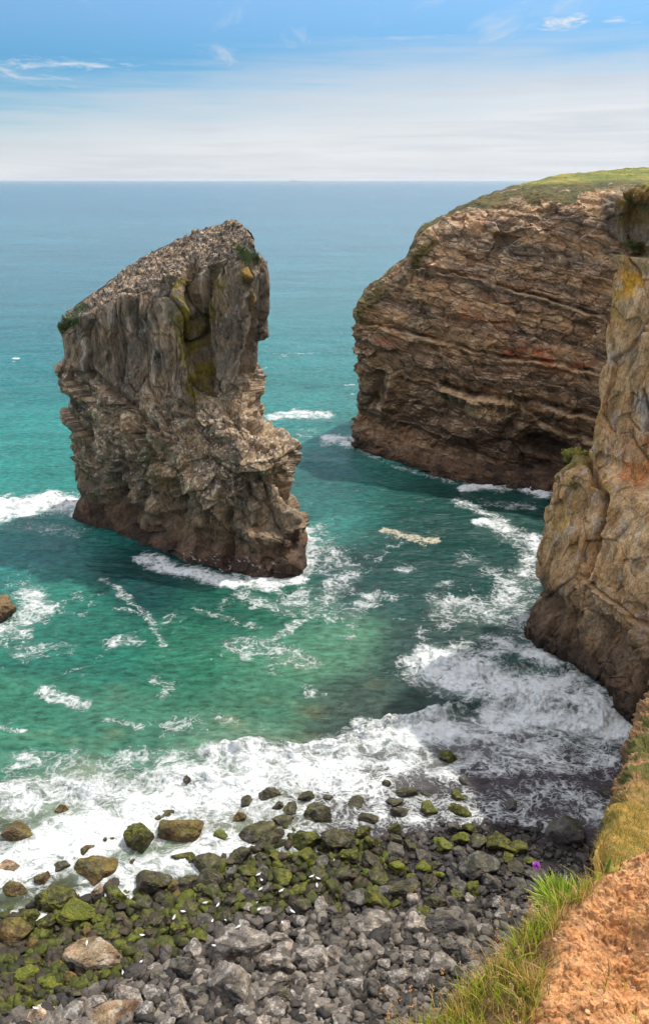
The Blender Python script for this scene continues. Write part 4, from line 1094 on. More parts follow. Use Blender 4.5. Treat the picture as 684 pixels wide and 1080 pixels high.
gull_body_path = [(-.30, .17, .004, .003), (-.27, .172, .03, .008), (-.20, .175, .04, .022), (-.13, .175, .062, .045), (-.04, .175, .08, .07), (.05, .185, .082, .078), (.12, .21, .064, .066), (.155, .25, .042, .048), (.17, .285, .036, .038), (.185, .31, .038, .036), (.205, .315, .032, .03), (.228, .312, .016, .016), (.236, .31, .004, .004)]
gb_v, gb_f = lathe_body(gull_body_path)
gb_v = gb_v * np.array([.82, 1.15, 1.05])
gb_me = mesh_np('gull_body', gb_v, gb_f, M_WHITE)
def wing_mesh(s):
    path = [(-.33, .185, .004, .004), (-.26, .19, .012, .014), (-.12, .195, .016, .035), (0, .2, .018, .05), (.08, .21, .012, .035), (.11, .21, .003, .006)]
    V, Fq = lathe_body(path, 8); V = V.copy(); V[:, 1] += s * np.interp(V[:, 0], [-.33, -.2, 0, .11], [.012, .045, .072, .055]); V = V * np.array([.82, 1.15, 1.05]); return mesh_np('wing', V, Fq, M_GREYW)
wing_me = [wing_mesh(-1), wing_mesh(1)]
V, Fq = lathe_body([(.185, .325, .009, .010), (.21, .321, .007, .008), (.232, .312, .002, .003)], 6); beak_me = mesh_np('beak', V, Fq, M_BEAK)
def leg_mesh(s):
    V = []; 
    for z, r in ((0, .006), (.05, .005), (.12, .008)):
        for k in range(6): V.append((.0 + r * math.cos(k * 1.047), s * .03 + r * math.sin(k * 1.047), z))
    FC = [(i * 6 + k, i * 6 + (k + 1) % 6, (i + 1) * 6 + (k + 1) % 6, (i + 1) * 6 + k) for i in range(2) for k in range(6)]
    n = len(V); V += [(-.01, s * .03, .004), (.035, s * .03 - .02, .003), (.035, s * .03 + .02, .003), (.04, s * .03, .003)]
    FC += [(n, n + 1, n + 3, n + 2)]
    return mesh_np('leg', np.array(V), np.array(FC), M_PINK)
leg_me = [leg_mesh(-1), leg_mesh(1)]
GULLS = [(217,952,0),(230,954,0),(193,961,0),(184,967,0),(224,971,0),(239,970,0),(270,952,0),(273,959,0),(273,922,0),(276,928,0),(275,937,0),(329,924,0),(334,933,0),(308,961,0),(298,973,0),(171,992,0),(186,990,0),(222,1000,0),(199,1008,0),
 (252,977,'white gull perched on the pointed tip of the big grey boulder'),(259,963,0),(327,977,0),(297,939,0),(335,926,0),(342,962,0),(92,994,'white gull standing on top of the big tan wedge shaped boulder'),(150,986,0),(171,981,0),(149,1014,0),(130,1026,0),(137,1024,0),(38,1063,'white gull standing on the tan grey slab in the bottom left corner'),(69,1059,0),(352,908,0),(373,923,0),(351,942,0),(226,997,0)]
for gx, gy, lab in GULLS:
    d = Vector(ray(gx, gy + 2)).normalized(); hit = bvh.ray_cast(Vector((0, 0, HC)), d, 90)
    p = hit[0] if hit[0] is not None else Vector(place_px(gx, gy + 2, .05))
    g = bpy.data.objects.new('gull', None); col.objects.link(g); g.location = p - Vector((0, 0, .015)); g.rotation_euler = (0, 0, random.uniform(0, 6.28)); s_ = random.uniform(.64, .78); g.scale = (s_,) * 3
    tag(g, lab or 'white gull with grey wings, one of the flock standing scattered over the mossy shore stones', 'gull', 'gulls resting on the shore stones')
    bo = new_obj('body', gb_me, g)
    for k in (0, 1): new_obj('wing', wing_me[k], g); new_obj('leg', leg_me[k], g)
    new_obj('beak', beak_me, g)

# ================================================================== GUILLEMOTS on the stack
def guillemot():
    path = [(-.11, .05, .012, .012), (-.10, .09, .045, .03), (-.06, .16, .062, .05), (-.02, .24, .060, .055), (.01, .31, .038, .04), (.02, .355, .028, .03), (.035, .385, .03, .028), (.06, .39, .02, .018), (.085, .388, .009, .008), (.115, .386, .002, .002)]
    V, Fq = lathe_body(path, 10); V[:, 2] = np.maximum(V[:, 2], 0.0)
    V = np.concatenate([V, np.array([(-.05, -.03, 0), (.03, -.03, 0), (.03, .03, 0), (-.05, .03, 0)])]); n = len(V)
    cen = V[Fq].mean(1); bel = (cen[:, 0] > np.interp(cen[:, 2], [0, .1, .3, .33], [-.09, -.055, .012, 9]))
    FC = np.concatenate([Fq, [[n - 4, n - 3, n - 2, n - 1]]]); mi = np.concatenate([bel.astype(int), [0]])
    return V, FC, mi
gv, gf, gm = guillemot()
g_me = mesh_np('guillemot', gv, gf, [M_BLK, M_WHITE], matidx=gm)
def colony():
    P, N, px, py = SP2.reshape(-1, 3), SN2.reshape(-1, 3), SPX.ravel(), SPY.ravel()
    t = np.interp(px, [60, 80, 105, 135, 160, 185, 215, 235, 262, 275], [340, 338, 330, 316, 308, 300, 292, 284, 268, 276])
    r = np.random.default_rng(8)
    cr = np.interp(px, [67, 85, 110, 135, 165, 195, 225, 243, 260, 267], [332, 318, 300, 279, 262, 248, 237, 231, 241, 252])
    zone = (py < t + 4) & (py > cr + 1.5) & (N[:, 2] > .25) & (P[:, 2] > 20)
    zone2 = (N[:, 2] > .45) & (P[:, 2] > 7) & (px > 165) & (py > 395) & (py < 500) & SFR.ravel()
    i1 = r.choice(np.flatnonzero(zone), min(zone.sum(), 1500), replace=False)
    i2 = r.choice(np.flatnonzero(zone2), min(zone2.sum(), 450), replace=False)
    idx = np.concatenate([i1, i2]); keep = []; used = []
    q_ = P[idx]; order = np.argsort(q_[:, 1]); grid = {}
    for i in idx[order]:
        key = tuple((P[i] / .28).astype(int))
        if key in grid: continue
        grid[key] = 1; keep.append(i)
    keep = np.array(keep)
    y_ = P[keep, 1]; near = np.argsort(y_)
    ind = set(keep[r.permutation(near[:700])[:300]].tolist()) if len(near) > 700 else set(keep[near[:300]].tolist())
    VV, FF, MM, off = [], [], [], 0
    for i in keep:
        a = r.uniform(0, 6.28); s = r.uniform(.72, .95)
        if i in ind:
            o = new_obj('guillemot', g_me); o.location = P[i] - np.array([0, 0, .03]); o.rotation_euler = (0, 0, a); o.scale = (s, s, s)
            tag(o, 'small upright dark guillemot, one of the nearer birds of the colony crowding the sea stack', 'guillemot', 'guillemots crowding the sea stack')
        else:
            c, q = math.cos(a), math.sin(a); W = gv * s
            W = np.stack([W[:, 0] * c - W[:, 1] * q, W[:, 0] * q + W[:, 1] * c, W[:, 2]], 1) + P[i] - np.array([0, 0, .03])
            VV.append(W); FF.append(gf + off); MM.append(gm); off += len(gv)
    me = mesh_np('guillemot_colony', np.concatenate(VV), np.concatenate(FF), [M_BLK, M_WHITE], matidx=np.concatenate(MM))
    tag(new_obj('guillemot_colony', me), 'dense colony of dark seabirds covering the sloping top of the sea stack', 'seabirds', kind='stuff')
    print('colony', len(keep))
colony()

# ================================================================== OUTLYING ROCK at the left
def outlier():
    P_ = atz(-6, 648, 0); V, Fc = rock_shape(77, 7, .0); V = V * np.array([2.3, 2.0, 1.9]); N = vnormals(V, Fc)
    x, y, z = V.T
    C = mix(lin(112, 92, 66), lin(72, 54, 42), sstep(1.0, .2, z + .3 * fbm(x, y, z, 3))); C = mix(C, lin(140, 120, 70), .5 * sstep(.1, .5, fbm(x, y, z, 4)))
    o = new_obj('rock', mesh_np('rock', V, Fc, rock_mat('rock_brown', 2, (1, 1, 1), .12, .7, .4), color=C)); o.location = (P_[0], P_[1], .1)
    tag(o, 'dark brown rock breaking the sea at the left edge with foam around it', 'rock')
outlier()

# ================================================================== CLIFF SLOPE beside the camera (right)
def build_slope():
    sil = [(760, 640, 40), (715, 700, 30), (688, 745, 21), (677, 775, 17.5), (665, 800, 14.8), (655, 830, 12.3), (652, 862, 10), (640, 888, 8.0), (634, 912, 6.6), (630, 955, 5.2)]
    ctrl = []
    for i, (a, b, Y) in enumerate(sil):
        p = at(a, b, Y); k = Y / 10
        dr = 3.2 * k ** .6; foot = np.array([p[0] + .2 * p[2], p[1] + .05 * p[2], 0.0]); mid = p + np.array([.2 * dr, .05 * dr, -dr])
        mid[2] = max(mid[2], 2)
        q1 = p + np.array([.55 * k, -.35 * k, .38 * k]); q2 = p + np.array([1.8 * k, -.9 * k, 1.1 * k]); q3 = p + np.array([6 * k ** .7, -1.2 * k, min(2.2 * k, 38.1 - p[2] if p[2] < 38 else 0)])
        q2[2] = min(q2[2], 38.1); q3[2] = min(q3[2], 38.1); q1[2] = min(q1[2], 38.0)
        ctrl.append([foot, mid, p, q1, q2, q3])
    NR, NC = 700, 420
    P = net(np.array(ctrl), NR, NC, cd=dens([.4, .6, 1.4, 1.2, .8], NC)); N = normals(P)
    if N[..., 2].mean() < 0: N = -N
    x, y, z = P[..., 0], P[..., 1], P[..., 2]; px, py = proj(P); k = np.clip(y / 12, .3, 2)
    D = (.5 * fbm(x / 1.2, y / 1.2, z / 1.5, 7, .66) + .12 * (voro(x / .9, y / .9, z / .7)[2] - .5)) * k
    D = D * (.12 + .88 * sstep(5.5, 9.5, y))
    P2 = P + N * D[..., None]; N2 = normals(P2)
    n = fbm(x / .8, y / .8, z / .8, 4)
    C = mix(lin(118, 90, 64), lin(148, 116, 82), sstep(-.4, .4, n)); C = mix(C, lin(84, 64, 48), .7 * sstep(0, .4, fbm(x / .5 + 4, y / .5, z / .5, 4)))
    low = sstep(12.5, 9.5, y + .8 * n)
    C = mix(C, lin(78, 84, 34), sstep(.0, .2, fbm(x / .9 + 8, y / .9, z / .9, 4)) * .85)
    C = mix(C, mix(lin(160, 128, 62), lin(120, 108, 48), sstep(-.2, .3, fbm(x / .3, y / .3, z / .3, 3))), low)
    Fq = grid_faces(NR, NC)
    me = mesh_np('cliff_slope', P2.reshape(-1, 3), Fq, rock_mat('slope_earth', 9, (1, 1, 1), .03, .95, .35), color=C.reshape(-1, 3))
    tag(new_obj('cliff_slope', me), 'brown broken slope with patches of grass falling away beside the path edge', 'slope', kind='structure')
    return P2, np.abs(N2), px, py
LP2, LN2, LPX, LPY = build_slope()

# ================================================================== CLIFF TOP under the camera
ZG = 38.25
EDGE_PX = [(250, 1180), (330, 1130), (400, 1090), (450, 1058), (495, 1020), (535, 985), (568, 952), (600, 925), (640, 899), (684, 882), (760, 868), (950, 850)]
EDGE = np.array([atz(a, b, ZG)[:2] for a, b in EDGE_PX])
EDGE = np.concatenate([[[-3.5, -2.0], [-1.6, .2]], EDGE, [[4.5, 1.9], [12, 1.2]]])
SOIL_PX = [(548, 1090), (560, 1050), (565, 1020), (582, 990), (578, 970), (596, 938), (628, 900), (660, 876), (700, 862), (780, 850), (950, 840), (1900, 820), (1900, 1300), (560, 1300)]
def poly_sd(x, y, poly):
    """signed distance, positive inside"""
    p = np.array(poly); d = np.full(x.shape, 1e9); ins = np.zeros(x.shape, bool); j = len(p) - 1
    for i in range(len(p)):
        (x0, y0), (x1, y1) = p[j], p[i]
        t = np.clip(((x - x0) * (x1 - x0) + (y - y0) * (y1 - y0)) / ((x1 - x0) ** 2 + (y1 - y0) ** 2 + 1e-12), 0, 1)
        d = np.minimum(d, np.hypot(x - x0 - t * (x1 - x0), y - y0 - t * (y1 - y0)))
        c = ((y0 > y) != (y1 > y)); xi = (x1 - x0) * (y - y0) / (y1 - y0 + 1e-12) + x0
        ins ^= c & (x < xi); j = i
    return np.where(ins, d, -d)
EPOLY = np.concatenate([EDGE, [[12, -12], [-14, -12]]])
SPOLY = np.array([atz(a, b, ZG)[:2] for a, b in SOIL_PX])
def top_fields(x, y):
    jx = .035 * fbm(x / .25, y / .25, 0 * x + 2, 3); jy = .035 * fbm(x / .25, y / .25, 0 * x + 6, 3)
    s = poly_sd(x + jx, y + jy, EPOLY); so_ = poly_sd(x + jx, y + jy, SPOLY)
    z = ZG - .55 * sstep(.35, -.05, s) * .09 + np.where(s < 0, 2.6 * s, 0) + .02 * fbm(x / .5, y / .5, 0 * x, 3)
    bare = sstep(-.02, .05, so_)
    grassy = 1 - bare
    z = z - .05 * grassy * sstep(.25, 0, s)
    hol = np.exp(-(((x - HOL[0]) / .10) ** 2 + ((y - HOL[1]) / .24) ** 2))
    z = z - .10 * hol * bare
    f1, fe, rv, tl = voro(x / .05, y / .05, z * 0 + 3)
    g1, ge, gr, gt = voro(x / .018, y / .018, z * 0 + 9)
    z = z + bare * (.024 * fbm(x / .12, y / .12, 0 * x + 1, 6, .66) + .012 * (rv - .5) + .012 * tl + .008 * gt + .006 * (gr - .5) + .010 * ridged(x / .06, y / .06, 0 * x, 4)) + grassy * .02 * fbm(x / .08, y / .08, 0 * x, 4)
    return z, s, bare, hol
HOL = atz(672, 1010, ZG)[:2]
def build_top():
    xs = np.concatenate([np.linspace(-7, -.35, 60, endpoint=False), np.linspace(-.35, 1.25, 900, endpoint=False), np.linspace(1.25, 3.0, 380, endpoint=False), np.linspace(3.0, 7, 50)])
    ys = np.concatenate([np.linspace(-8, .45, 40, endpoint=False), np.linspace(.45, 2.1, 930, endpoint=False), np.linspace(2.1, 4.2, 50)])
    X, Y = np.meshgrid(xs, ys); Z, s, bare, hol = top_fields(X, Y); Z = np.maximum(Z, ZG - 5)
    n = fbm(X / .12, Y / .12, Z, 5, .6)
    C = mix(lin(180, 129, 83), lin(210, 160, 112), sstep(-.4, .4, n)); C = mix(C, lin(134, 94, 60), .7 * sstep(.0, .5, fbm(X / .2 + 4, Y / .2, 0 * X, 4)))
    C = mix(C, lin(208, 164, 122), .5 * sstep(.2, .5, fbm(X / .03, Y / .03, 0 * X, 2)))
    C = mix(lin(104, 84, 52) * np.ones_like(C), C, bare)
    m = rock_mat('earth', 50, (1, 1, 1), .013, .95, .32, crack=.12)
    me = mesh_np('clifftop', np.stack([X, Y, Z], -1).reshape(-1, 3), grid_faces(len(ys), len(xs))[:, ::-1], m, color=C.reshape(-1, 3))
    tag(new_obj('clifftop', me), 'bare sandy orange earth and turf at the cliff edge in the foreground', 'clifftop', kind='structure')
    # crumbs and little stones lying on the bare earth
    r = np.random.default_rng(31); D_, Fi = ico(2); shp = [rock_shape(1300 + v, 2, .1)[0] for v in range(12)]
    n = 5000; x = r.uniform(.2, 1.25, n); y = r.uniform(.5, 1.9, n); z, s_, b_, h_ = top_fields(x, y)
    k = (b_ > .6) & (s_ > -.05) & (fbm(x / .1, y / .1, 0 * x, 3) > -.15); x, y, z = x[k], y[k], z[k]; m_ = len(x)
    sz = .0012 + .006 * r.random(m_) ** 4
    B = np.array(shp)[r.integers(12, size=m_)]; a = r.uniform(0, 6.28, m_); c_, q_ = np.cos(a)[:, None], np.sin(a)[:, None]
    V = np.stack([B[..., 0] * c_ - B[..., 1] * q_, B[..., 0] * q_ + B[..., 1] * c_, B[..., 2] * .8], -1) * sz[:, None, None] + np.stack([x, y, z + .001], -1)[:, None]
    F_ = (Fi[None] + (np.arange(m_) * len(D_))[:, None, None]).reshape(-1, 3)
    cc = mix(lin(176, 128, 84), lin(222, 178, 132), r.random(m_)); cc = mix(cc, lin(150, 140, 128), (r.random(m_) < .08).astype(float))
    me = mesh_np('earth_crumbs', V.reshape(-1, 3), F_, m, color=np.repeat(cc, len(D_), 0), smooth=False)
    tag(new_obj('earth_crumbs', me), 'dry crumbs and grit scattered on the bare orange earth', 'earth crumbs', kind='stuff')
    # rock face below the turf, down to the beach
    t = EDGE[1:-1]; c = []
    dn = np.array([[-.2, .4]] * len(t))
    for z_, o_ in ((ZG - 1.2, .25), (ZG - 4, .9), (28, 3.0), (18, 6), (8, 9), (-1, 11)):
        dirv = t - np.array([1.5, -3.0]); dirv /= np.linalg.norm(dirv, axis=1)[:, None]
        c.append(np.concatenate([t + dirv * o_, np.full((len(t), 1), z_)], 1))
    P = net(np.array(c), 200, 260); N = normals(P); x, y, z = P[..., 0], P[..., 1], P[..., 2]
    P = P + N * ((.5 * fbm(x / 2, y / 2, z / 2, 5)) * sstep(ZG - 1, ZG - 4, z))[..., None]
    C = mix(lin(150, 130, 106), lin(110, 92, 74), sstep(-.3, .3, fbm(x / 2, y / 2, z / 2, 4)))
    me = mesh_np('cliff_face', P.reshape(-1, 3), grid_faces(200, 260), rock_mat('cliff_face_rock', 2, (1, 1, 1), .1, .9, .35), color=C.reshape(-1, 3))
    tag(new_obj('cliff_face', me), 'rock face dropping from the grassy edge to the beach', 'cliff face', kind='structure')
build_top()

# ================================================================== GRASS
def leaf_mat(name, cols, trans=.35):
    m, nt, b = mat_new(name); q = NB(nt)
    a = q.n('ShaderNodeAttribute', attribute_name='col').outputs['Color']
    q.link(a, b.inputs['Base Color']); b.inputs['Roughness'].default_value = .55
    tr = q.n('ShaderNodeBsdfTranslucent'); q.link(a, tr.inputs['Color'])
    mx = q.n('ShaderNodeMixShader'); mx.inputs[0].default_value = trans; q.link(b.outputs[0], mx.inputs[1]); q.link(tr.outputs[0], mx.inputs[2])
    q.link(mx.outputs[0], nt.nodes['Material Output'].inputs['Surface'])
    return m
M_LEAF = leaf_mat('leaf_blade', None)

def blades(root, L, wd, cols, lean, r, seg=5, curl=1.0, tipw=.05):
    """root (n,3), L (n), wd (n), cols (n,3), lean (n,2) horizontal drift per length -> V, F, C"""
    n = len(root); t = np.linspace(0, 1, seg)
    ln = np.linalg.norm(lean, axis=1)
    side = r.uniform(0, 6.28, n); sx = np.cos(side); sy = np.sin(side)
    pts = root[:, None, :] + np.stack([lean[:, None, 0] * L[:, None] * (t ** (1 + curl))[None], lean[:, None, 1] * L[:, None] * (t ** (1 + curl))[None], L[:, None] * (t[None] - .35 * ln[:, None] ** 2 * t[None] ** 2.2)], -1)
    w_ = wd[:, None] * (1 - (1 - tipw) * t[None] ** 1.6) * .5
    off = np.stack([sx[:, None] * w_, sy[:, None] * w_, 0 * w_], -1)
    V = np.stack([pts - off, pts + off], 2).reshape(n, seg * 2, 3)
    f = np.array([(2 * i, 2 * i + 1, 2 * i + 3, 2 * i + 2) for i in range(seg - 1)])
    FC = (f[None] + (np.arange(n) * seg * 2)[:, None, None]).reshape(-1, 4)
    shade = np.linspace(.75, 1.1, seg)[None, :, None, None]
    C = (cols[:, None, None, :] * np.ones((1, seg, 2, 1)))
    return V.reshape(-1, 3), FC, C.reshape(-1, 3)

def gz(x, y):
    z, s, b, h = top_fields(np.asarray(x), np.asarray(y)); return z, s, b

def build_grass():
    r = np.random.default_rng(12)
    # roots: thrown over the turf between the edge and the bare earth
    n = 150000
    x = r.uniform(-.4, 1.5, n); y = r.uniform(.5, 2.3, n); z, s, b = gz(x, y)
    px, py = proj(np.stack([x, y, z], -1))
    dens_ = np.where(b < .5, 1.0, .012); dens_ *= sstep(-.32, -.05, s); dens_ *= np.where((px > 610) & (py < 930), .10, 1)
    dens_ *= sstep(-.35, .2, fbm(x / .12, y / .12, 0 * x + 5, 3))
    # fringe on the earth next to the grass
    so_ = poly_sd(x, y, SPOLY); dens_ = np.maximum(dens_, .35 * np.exp(-(np.maximum(so_, 0) / .03) ** 2) * (fbm(x / .08, y / .08, 0 * x, 2) > 0))
    k = (r.random(n) < dens_ * .9) & (z > ZG - .8); NG = 34000; root = np.stack([x, y, z - .005], -1)[k][:NG]; m = len(root)
    px, py = px[k][:NG], py[k][:NG]
    L = r.uniform(.028, .072, m) * (1 + .5 * (r.random(m) < .12)); wd = r.uniform(.0016, .0036, m)
    straw = fbm(root[:, 0] / .15, root[:, 1] / .15, 0 * root[:, 0], 3) + r.normal(size=m) * .3
    edge = sstep(.12, -.1, s[k][:NG])
    c1 = mix(lin(138, 156, 30), lin(186, 194, 66), r.random(m)); c2 = mix(lin(196, 160, 84), lin(222, 184, 116), r.random(m)); c3 = mix(lin(84, 96, 30), lin(110, 96, 40), r.random(m))
    C = mix(c1, c2, (straw + .28 * edge > .04).astype(float)); C = mix(C, c3, (r.random(m) < .3).astype(float))
    lean = r.normal(size=(m, 2)) * .35 + np.array([-.15, .1])
    V1, F1, C1 = blades(root, L, wd, C, lean, r)
    me = mesh_np('grass', V1, F1, M_LEAF, color=C1)
    tag(new_obj('grass', me), 'yellow green grass growing along the cliff edge in the foreground', 'grass', kind='stuff')
    # flowering stalks
    j = r.permutation(m)[:420]; j = j[(px[j] > 340) & (px[j] < 600)]; rt = root[j]; q_ = len(j)
    L = r.uniform(.07, .15, q_); lean = r.normal(size=(q_, 2)) * .22 + np.array([-.15, .1]); r2 = np.random.default_rng(4)
    V2, F2, C2 = blades(rt, L, np.full(q_, .0012), mix(lin(186, 150, 96), lin(210, 176, 120), r.random(q_)), lean, r2, tipw=.7)
    tips = rt + np.stack([lean[:, 0] * L, lean[:, 1] * L, L * (1 - .35 * (lean ** 2).sum(1))], -1)
    D_, Fi = ico(1); hv = []; hf = []; hc = []; off = 0
    for tpt in tips:
        cc = mix(lin(198, 150, 104), lin(224, 186, 140), r.random())
        for _ in range(r.integers(5, 10)):
            c_ = tpt + np.array([r.normal() * .0022, r.normal() * .0022, -r.random() * .022])
            hv.append(D_ * np.array([.0016, .0016, .0034]) * r.uniform(.8, 1.3) + c_); hf.append(Fi + off); hc.append(np.tile(cc, (len(D_), 1))); off += len(D_)
    tri = np.concatenate([F2[:, [0, 1, 2]], F2[:, [0, 2, 3]]]); V3 = np.concatenate([V2] + hv); F3 = np.concatenate([tri, np.concatenate(hf) + len(V2)]); C3 = np.concatenate([C2] + hc)
    me = mesh_np('grass_seed_heads', V3, F3, M_LEAF, color=C3)
    tag(new_obj('grass_seed_heads', me), 'straw coloured seed heads nodding over the cliff edge grass', 'seed heads', kind='stuff')
    # dry grass on the slope beyond
    P, px, py = LP2.reshape(-1, 3), LPX.ravel(), LPY.ravel()
    zone = np.flatnonzero((P[:, 1] < 9.5) & (P[:, 1] > 3.0) & (px > 560) & (px < 900) & (py > 790) & (py < 960)); zone = zone[fbm(P[zone, 0] * 1.1, P[zone, 1] * 1.1, P[zone, 2] * 1.1, 3) > -.08]; i = r.choice(zone, 11000); rt = P[i] + r.normal(size=(11000, 3)) * np.array([.03, .03, .0]); q_ = len(i)
    sc = np.clip(rt[:, 1] / 8, .5, 1.4)
    C = mix(lin(176, 142, 66), lin(206, 172, 96), r.random(q_)); C = mix(C, lin(104, 112, 40), (r.random(q_) < .3 + .3 * (fbm(rt[:, 0] * 2, rt[:, 1] * 2, rt[:, 2] * 2, 2) > .1)).astype(float))
    V, Fq, Cq = blades(rt, r.uniform(.05, .14, q_) * sc, np.full(q_, .0045) * sc, C, r.normal(size=(q_, 2)) * .5, r, seg=4)
    me = mesh_np('dry_grass', V, Fq, M_LEAF, color=Cq)
    tag(new_obj('dry_grass', me), 'dry golden grass on the slope just beyond the bare earth', 'dry grass', kind='stuff')
build_grass()

def thrift():
    r = np.random.default_rng(21); c = atz(592, 948, ZG)
    for t_ in np.linspace(.5, 4, 700):
        p_ = np.array([0, 0, HC]) + ray(592, 948) * t_
        if p_[2] <= float(gz(np.array([p_[0]]), np.array([p_[1]]))[0][0]): break
    c = p_
    e = bpy.data.objects.new('thrift_plant', None); col.objects.link(e); e.location = c
    tag(e, 'leafy bright green clump with one purple flower at the edge of the bare earth', 'plant')
    n = 620; a = r.uniform(0, 6.28, n); q_ = r.random(n) ** .6
    u = atz(622, 908, ZG)[:2] - c[:2]
    f = (r.random(n) < .26)
    rt = np.stack([np.cos(a) * .085 * q_ , np.sin(a) * .055 * q_, -.01 + 0 * a], -1)
    rt[:, :2] += np.where(f[:, None], u[None] * r.uniform(.5, 1.0, n)[:, None], 0)
    zz = gz(rt[:, 0] + c[0], rt[:, 1] + c[1])[0]; rt[:, 2] = np.maximum(zz - c[2] - .004, -.05)
    L = r.uniform(.07, .13, n) * np.where(f, .5, 1); lean = np.stack([np.cos(a), np.sin(a)], -1) * r.uniform(.25, .95, n)[:, None] + np.array([-.08, .05])
    C = mix(lin(146, 170, 40), lin(196, 206, 80), r.random(n)); C = mix(C, lin(76, 116, 26), (r.random(n) < .25).astype(float))
    V, Fq, Cq = blades(rt, L, r.uniform(.008, .012, n), C, lean, r, seg=6, curl=.5, tipw=.25)
    new_obj('leaves', mesh_np('leaves', V, Fq, M_LEAF, color=Cq), e)
    # stalk and flower head
    d = Vector(ray(565, 913)); dist = (c[1] - .0) / d.y; hp = np.array(Vector((0, 0, HC)) + d * dist) - c
    k = np.linspace(0, 1, 8); base = np.array([hp[0] * .35, 0, 0]); sp = base[None] * (1 - k[:, None]) + hp[None] * k[:, None]; sp[:, 2] += .01 * np.sin(k * 3.14)
    V = []; FC = []
    for i, p in enumerate(sp):
        for m in range(6): V.append(p + np.array([math.cos(m * 1.047), math.sin(m * 1.047), 0]) * .0011)
    for i in range(7):
        for m in range(6): FC.append((i * 6 + m, i * 6 + (m + 1) % 6, i * 6 + 6 + (m + 1) % 6, i * 6 + 6 + m))
    st = new_obj('stalk', mesh_np('stalk', np.array(V), np.array(FC), M_LEAF, color=np.tile(lin(120, 140, 60), (len(V), 1))), e)
    n = 110; d3 = r.normal(size=(n, 3)); d3 /= np.linalg.norm(d3, axis=1)[:, None]; d3[:, 2] = np.abs(d3[:, 2]) * 1.0 - .25
    V = []; FC = []; C = []
    for i in range(n):
        dd = Vector(d3[i]).normalized(); up = Vector((0, 0, 1)) if abs(dd.z) < .9 else Vector((1, 0, 0)); s1 = dd.cross(up).normalized(); s2 = dd.cross(s1); ang = r.uniform(0, 3.14); s = s1 * math.cos(ang) + s2 * math.sin(ang)
        b0 = Vector(hp) + dd * .004; b1 = Vector(hp) + dd * r.uniform(.015, .021); o_ = len(V)
        V += [tuple(b0 - s * .0014), tuple(b0 + s * .0014), tuple(b1 + s * .006 - dd * .002), tuple(b1 + dd * .001), tuple(b1 - s * .006 - dd * .002)]
        FC += [(o_, o_ + 1, o_ + 2, o_ + 3), (o_, o_ + 3, o_ + 4, o_)]
        cc = mix(lin(184, 84, 196), lin(222, 140, 226), r.random()); C += [cc] * 5
    FC = [f if f[0] != f[3] else f for f in FC]
    tri = []
    for f_ in FC:
        if f_[0] == f_[3]: tri.append(f_[:3])
        else: tri += [(f_[0], f_[1], f_[2]), (f_[0], f_[2], f_[3])]
    new_obj('flower', mesh_np('flower', np.array(V), np.array(tri), M_LEAF, color=np.array(C)), e)
thrift()

# ================================================================== SHRUBS on the cliff ledges
def shrub(name, c, size, n, leaf, cols, label, cat):
    r = np.random.default_rng(int(abs(c[0] * 100)))
    e = bpy.data.objects.new(name, None); col.objects.link(e); e.location = c; tag(e, label, cat)
    k = 44; cen = np.clip(r.normal(size=(k, 3)), -1.6, 1.6) * np.array(size) * .42; cen[:, 2] = np.abs(cen[:, 2]) * .9
    rad = r.uniform(.25, .5, k) * min(size)
    w_ = r.integers(k, size=n); d = r.normal(size=(n, 3)); d /= np.linalg.norm(d, axis=1)[:, None]
    rt = cen[w_] + d * (rad[w_] * r.uniform(.5, 1.1, n))[:, None]
    C = mix(lin(*cols[0]), lin(*cols[1]), np.clip(r.random(n) * .6 + .4 * r.random(k)[w_], 0, 1)); C = mix(C, lin(*cols[2]), (r.random(n) < .18).astype(float))
    V, Fq, Cq = blades(rt, r.uniform(.6, 1.2, n) * leaf, np.full(n, leaf * .4), C, r.normal(size=(n, 2)) * .6, r, seg=3)
    new_obj('foliage', mesh_np('foliage', V, Fq, M_LEAF, color=Cq), e)
    V = []; FC = []
    for i in range(9):
        a = Vector((r.normal() * .1, r.normal() * .1, -.5 * size[2])); b = Vector(cen[i]); o_ = len(V)
        for p, rr in ((a, .05), (b, .015)):
            for m in range(5): V.append((p.x + rr * math.cos(m * 1.257), p.y + rr * math.sin(m * 1.257), p.z))
        for m in range(5): FC.append((o_ + m, o_ + (m + 1) % 5, o_ + 5 + (m + 1) % 5, o_ + 5 + m))
    new_obj('stem', mesh_np('stem', np.array(V), np.array(FC), simple_mat(name + '_bark', (.09, .07, .05))), e)
def cliff_point(px, py):
    d = (CPX - px) ** 2 + (CPY - py) ** 2 + 1e6 * (CP2[..., 1] < 1); i = np.unravel_index(np.argmin(d + .3 * np.maximum(0, CP2[..., 1] - 80) ** 2), d.shape); return CP2[i]
shrub('shrub', cliff_point(606, 487) + np.array([.1, -.2, .45]), (1.5, 1.1, .8), 4200, .22, ((92, 102, 34), (140, 140, 56), (170, 150, 80)), 'round yellow green bush on top of the detached rock pillar of the cliff', 'bush')
shrub('grass_tussock', cliff_point(651, 264) + np.array([.1, .1, .1]), (1.0, .7, .35), 1200, .2, ((70, 92, 28), (110, 124, 40), (150, 140, 70)), 'small green tussock on the upper cliff ledge above the yellow lichen', 'tussock')
shrub('heather', cliff_point(674, 212) + np.array([.5, .2, .1]), (2.2, 1.4, .9), 3600, .2, ((104, 80, 36), (140, 104, 48), (84, 84, 36)), 'rust brown low bush overhanging the dark top corner of the cliff', 'bush')

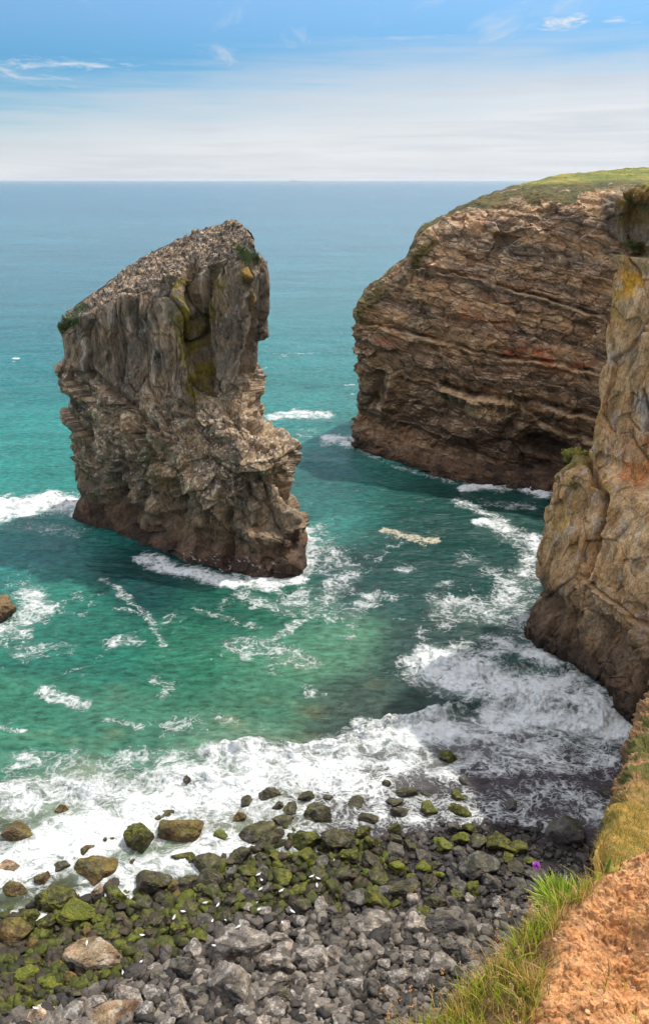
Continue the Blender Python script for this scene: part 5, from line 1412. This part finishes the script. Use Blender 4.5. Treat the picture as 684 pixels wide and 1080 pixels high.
# ================================================================== SHIP on the horizon
def ship():
    Yd = 26000.0; p = np.array([(310 - 342) / F * Yd * CP * 1.0 + 0, Yd, 0.0]); u = ray(310, 189); p[0] = u[0] / u[1] * Yd
    e = bpy.data.objects.new('ship', None); col.objects.link(e); e.location = p; tag(e, 'tiny pale grey cargo ship far out on the horizon', 'ship')
    def box(name, x0, x1, y0, y1, z0, z1, mt, taper=0):
        V = np.array([(x, y, z) for z in (z0, z1) for x, y in ((x0 + (taper if z == z0 else 0), y0), (x1 - (taper if z == z0 else 0), y0), (x1 - (taper if z == z0 else 0), y1), (x0 + (taper if z == z0 else 0), y1))])
        FC = np.array([(0, 3, 2, 1), (4, 5, 6, 7), (0, 1, 5, 4), (1, 2, 6, 5), (2, 3, 7, 6), (3, 0, 4, 7)])
        new_obj(name, mesh_np(name, V, FC, mt, smooth=False), e)
    hm = simple_mat('ship_hull_paint', (.22, .24, .27)); wm = simple_mat('ship_white_paint', (.6, .6, .6))
    box('hull', -100, 100, -14, 14, -2, 22, hm, 8); box('bridge', -86, -62, -12, 12, 22, 58, wm, 0); box('funnel', -84, -76, -4, 4, 58, 70, hm, 0); box('crane', 20, 28, -3, 3, 22, 52, wm); box('crane', -20, -12, -3, 3, 22, 50, wm)
ship()

# ================================================================== HAZE
def haze():
    x0, x1, y0, y1, z0, z1 = -45000, 45000, -200, 61000, -8, 95
    V = np.array([(x, y, z) for z in (z0, z1) for x, y in ((x0, y0), (x1, y0), (x1, y1), (x0, y1))])
    FC = np.array([(0, 3, 2, 1), (4, 5, 6, 7), (0, 1, 5, 4), (1, 2, 6, 5), (2, 3, 7, 6), (3, 0, 4, 7)])
    m = bpy.data.materials.new('haze'); m.use_nodes = True; nt = m.node_tree; nt.nodes.remove(nt.nodes['Principled BSDF'])
    v = nt.nodes.new('ShaderNodeVolumePrincipled'); v.inputs['Color'].default_value = (.86, .9, .94, 1); v.inputs['Density'].default_value = 2.2e-5; v.inputs['Anisotropy'].default_value = .2
    nt.links.new(v.outputs[0], nt.nodes['Material Output'].inputs['Volume'])
    o = new_obj('haze', mesh_np('haze', V, FC, m, smooth=False)); tag(o, 'thin sea haze paling the far horizon', 'haze', kind='stuff')
haze()
print('TOTAL TIME', time.time() - T0)
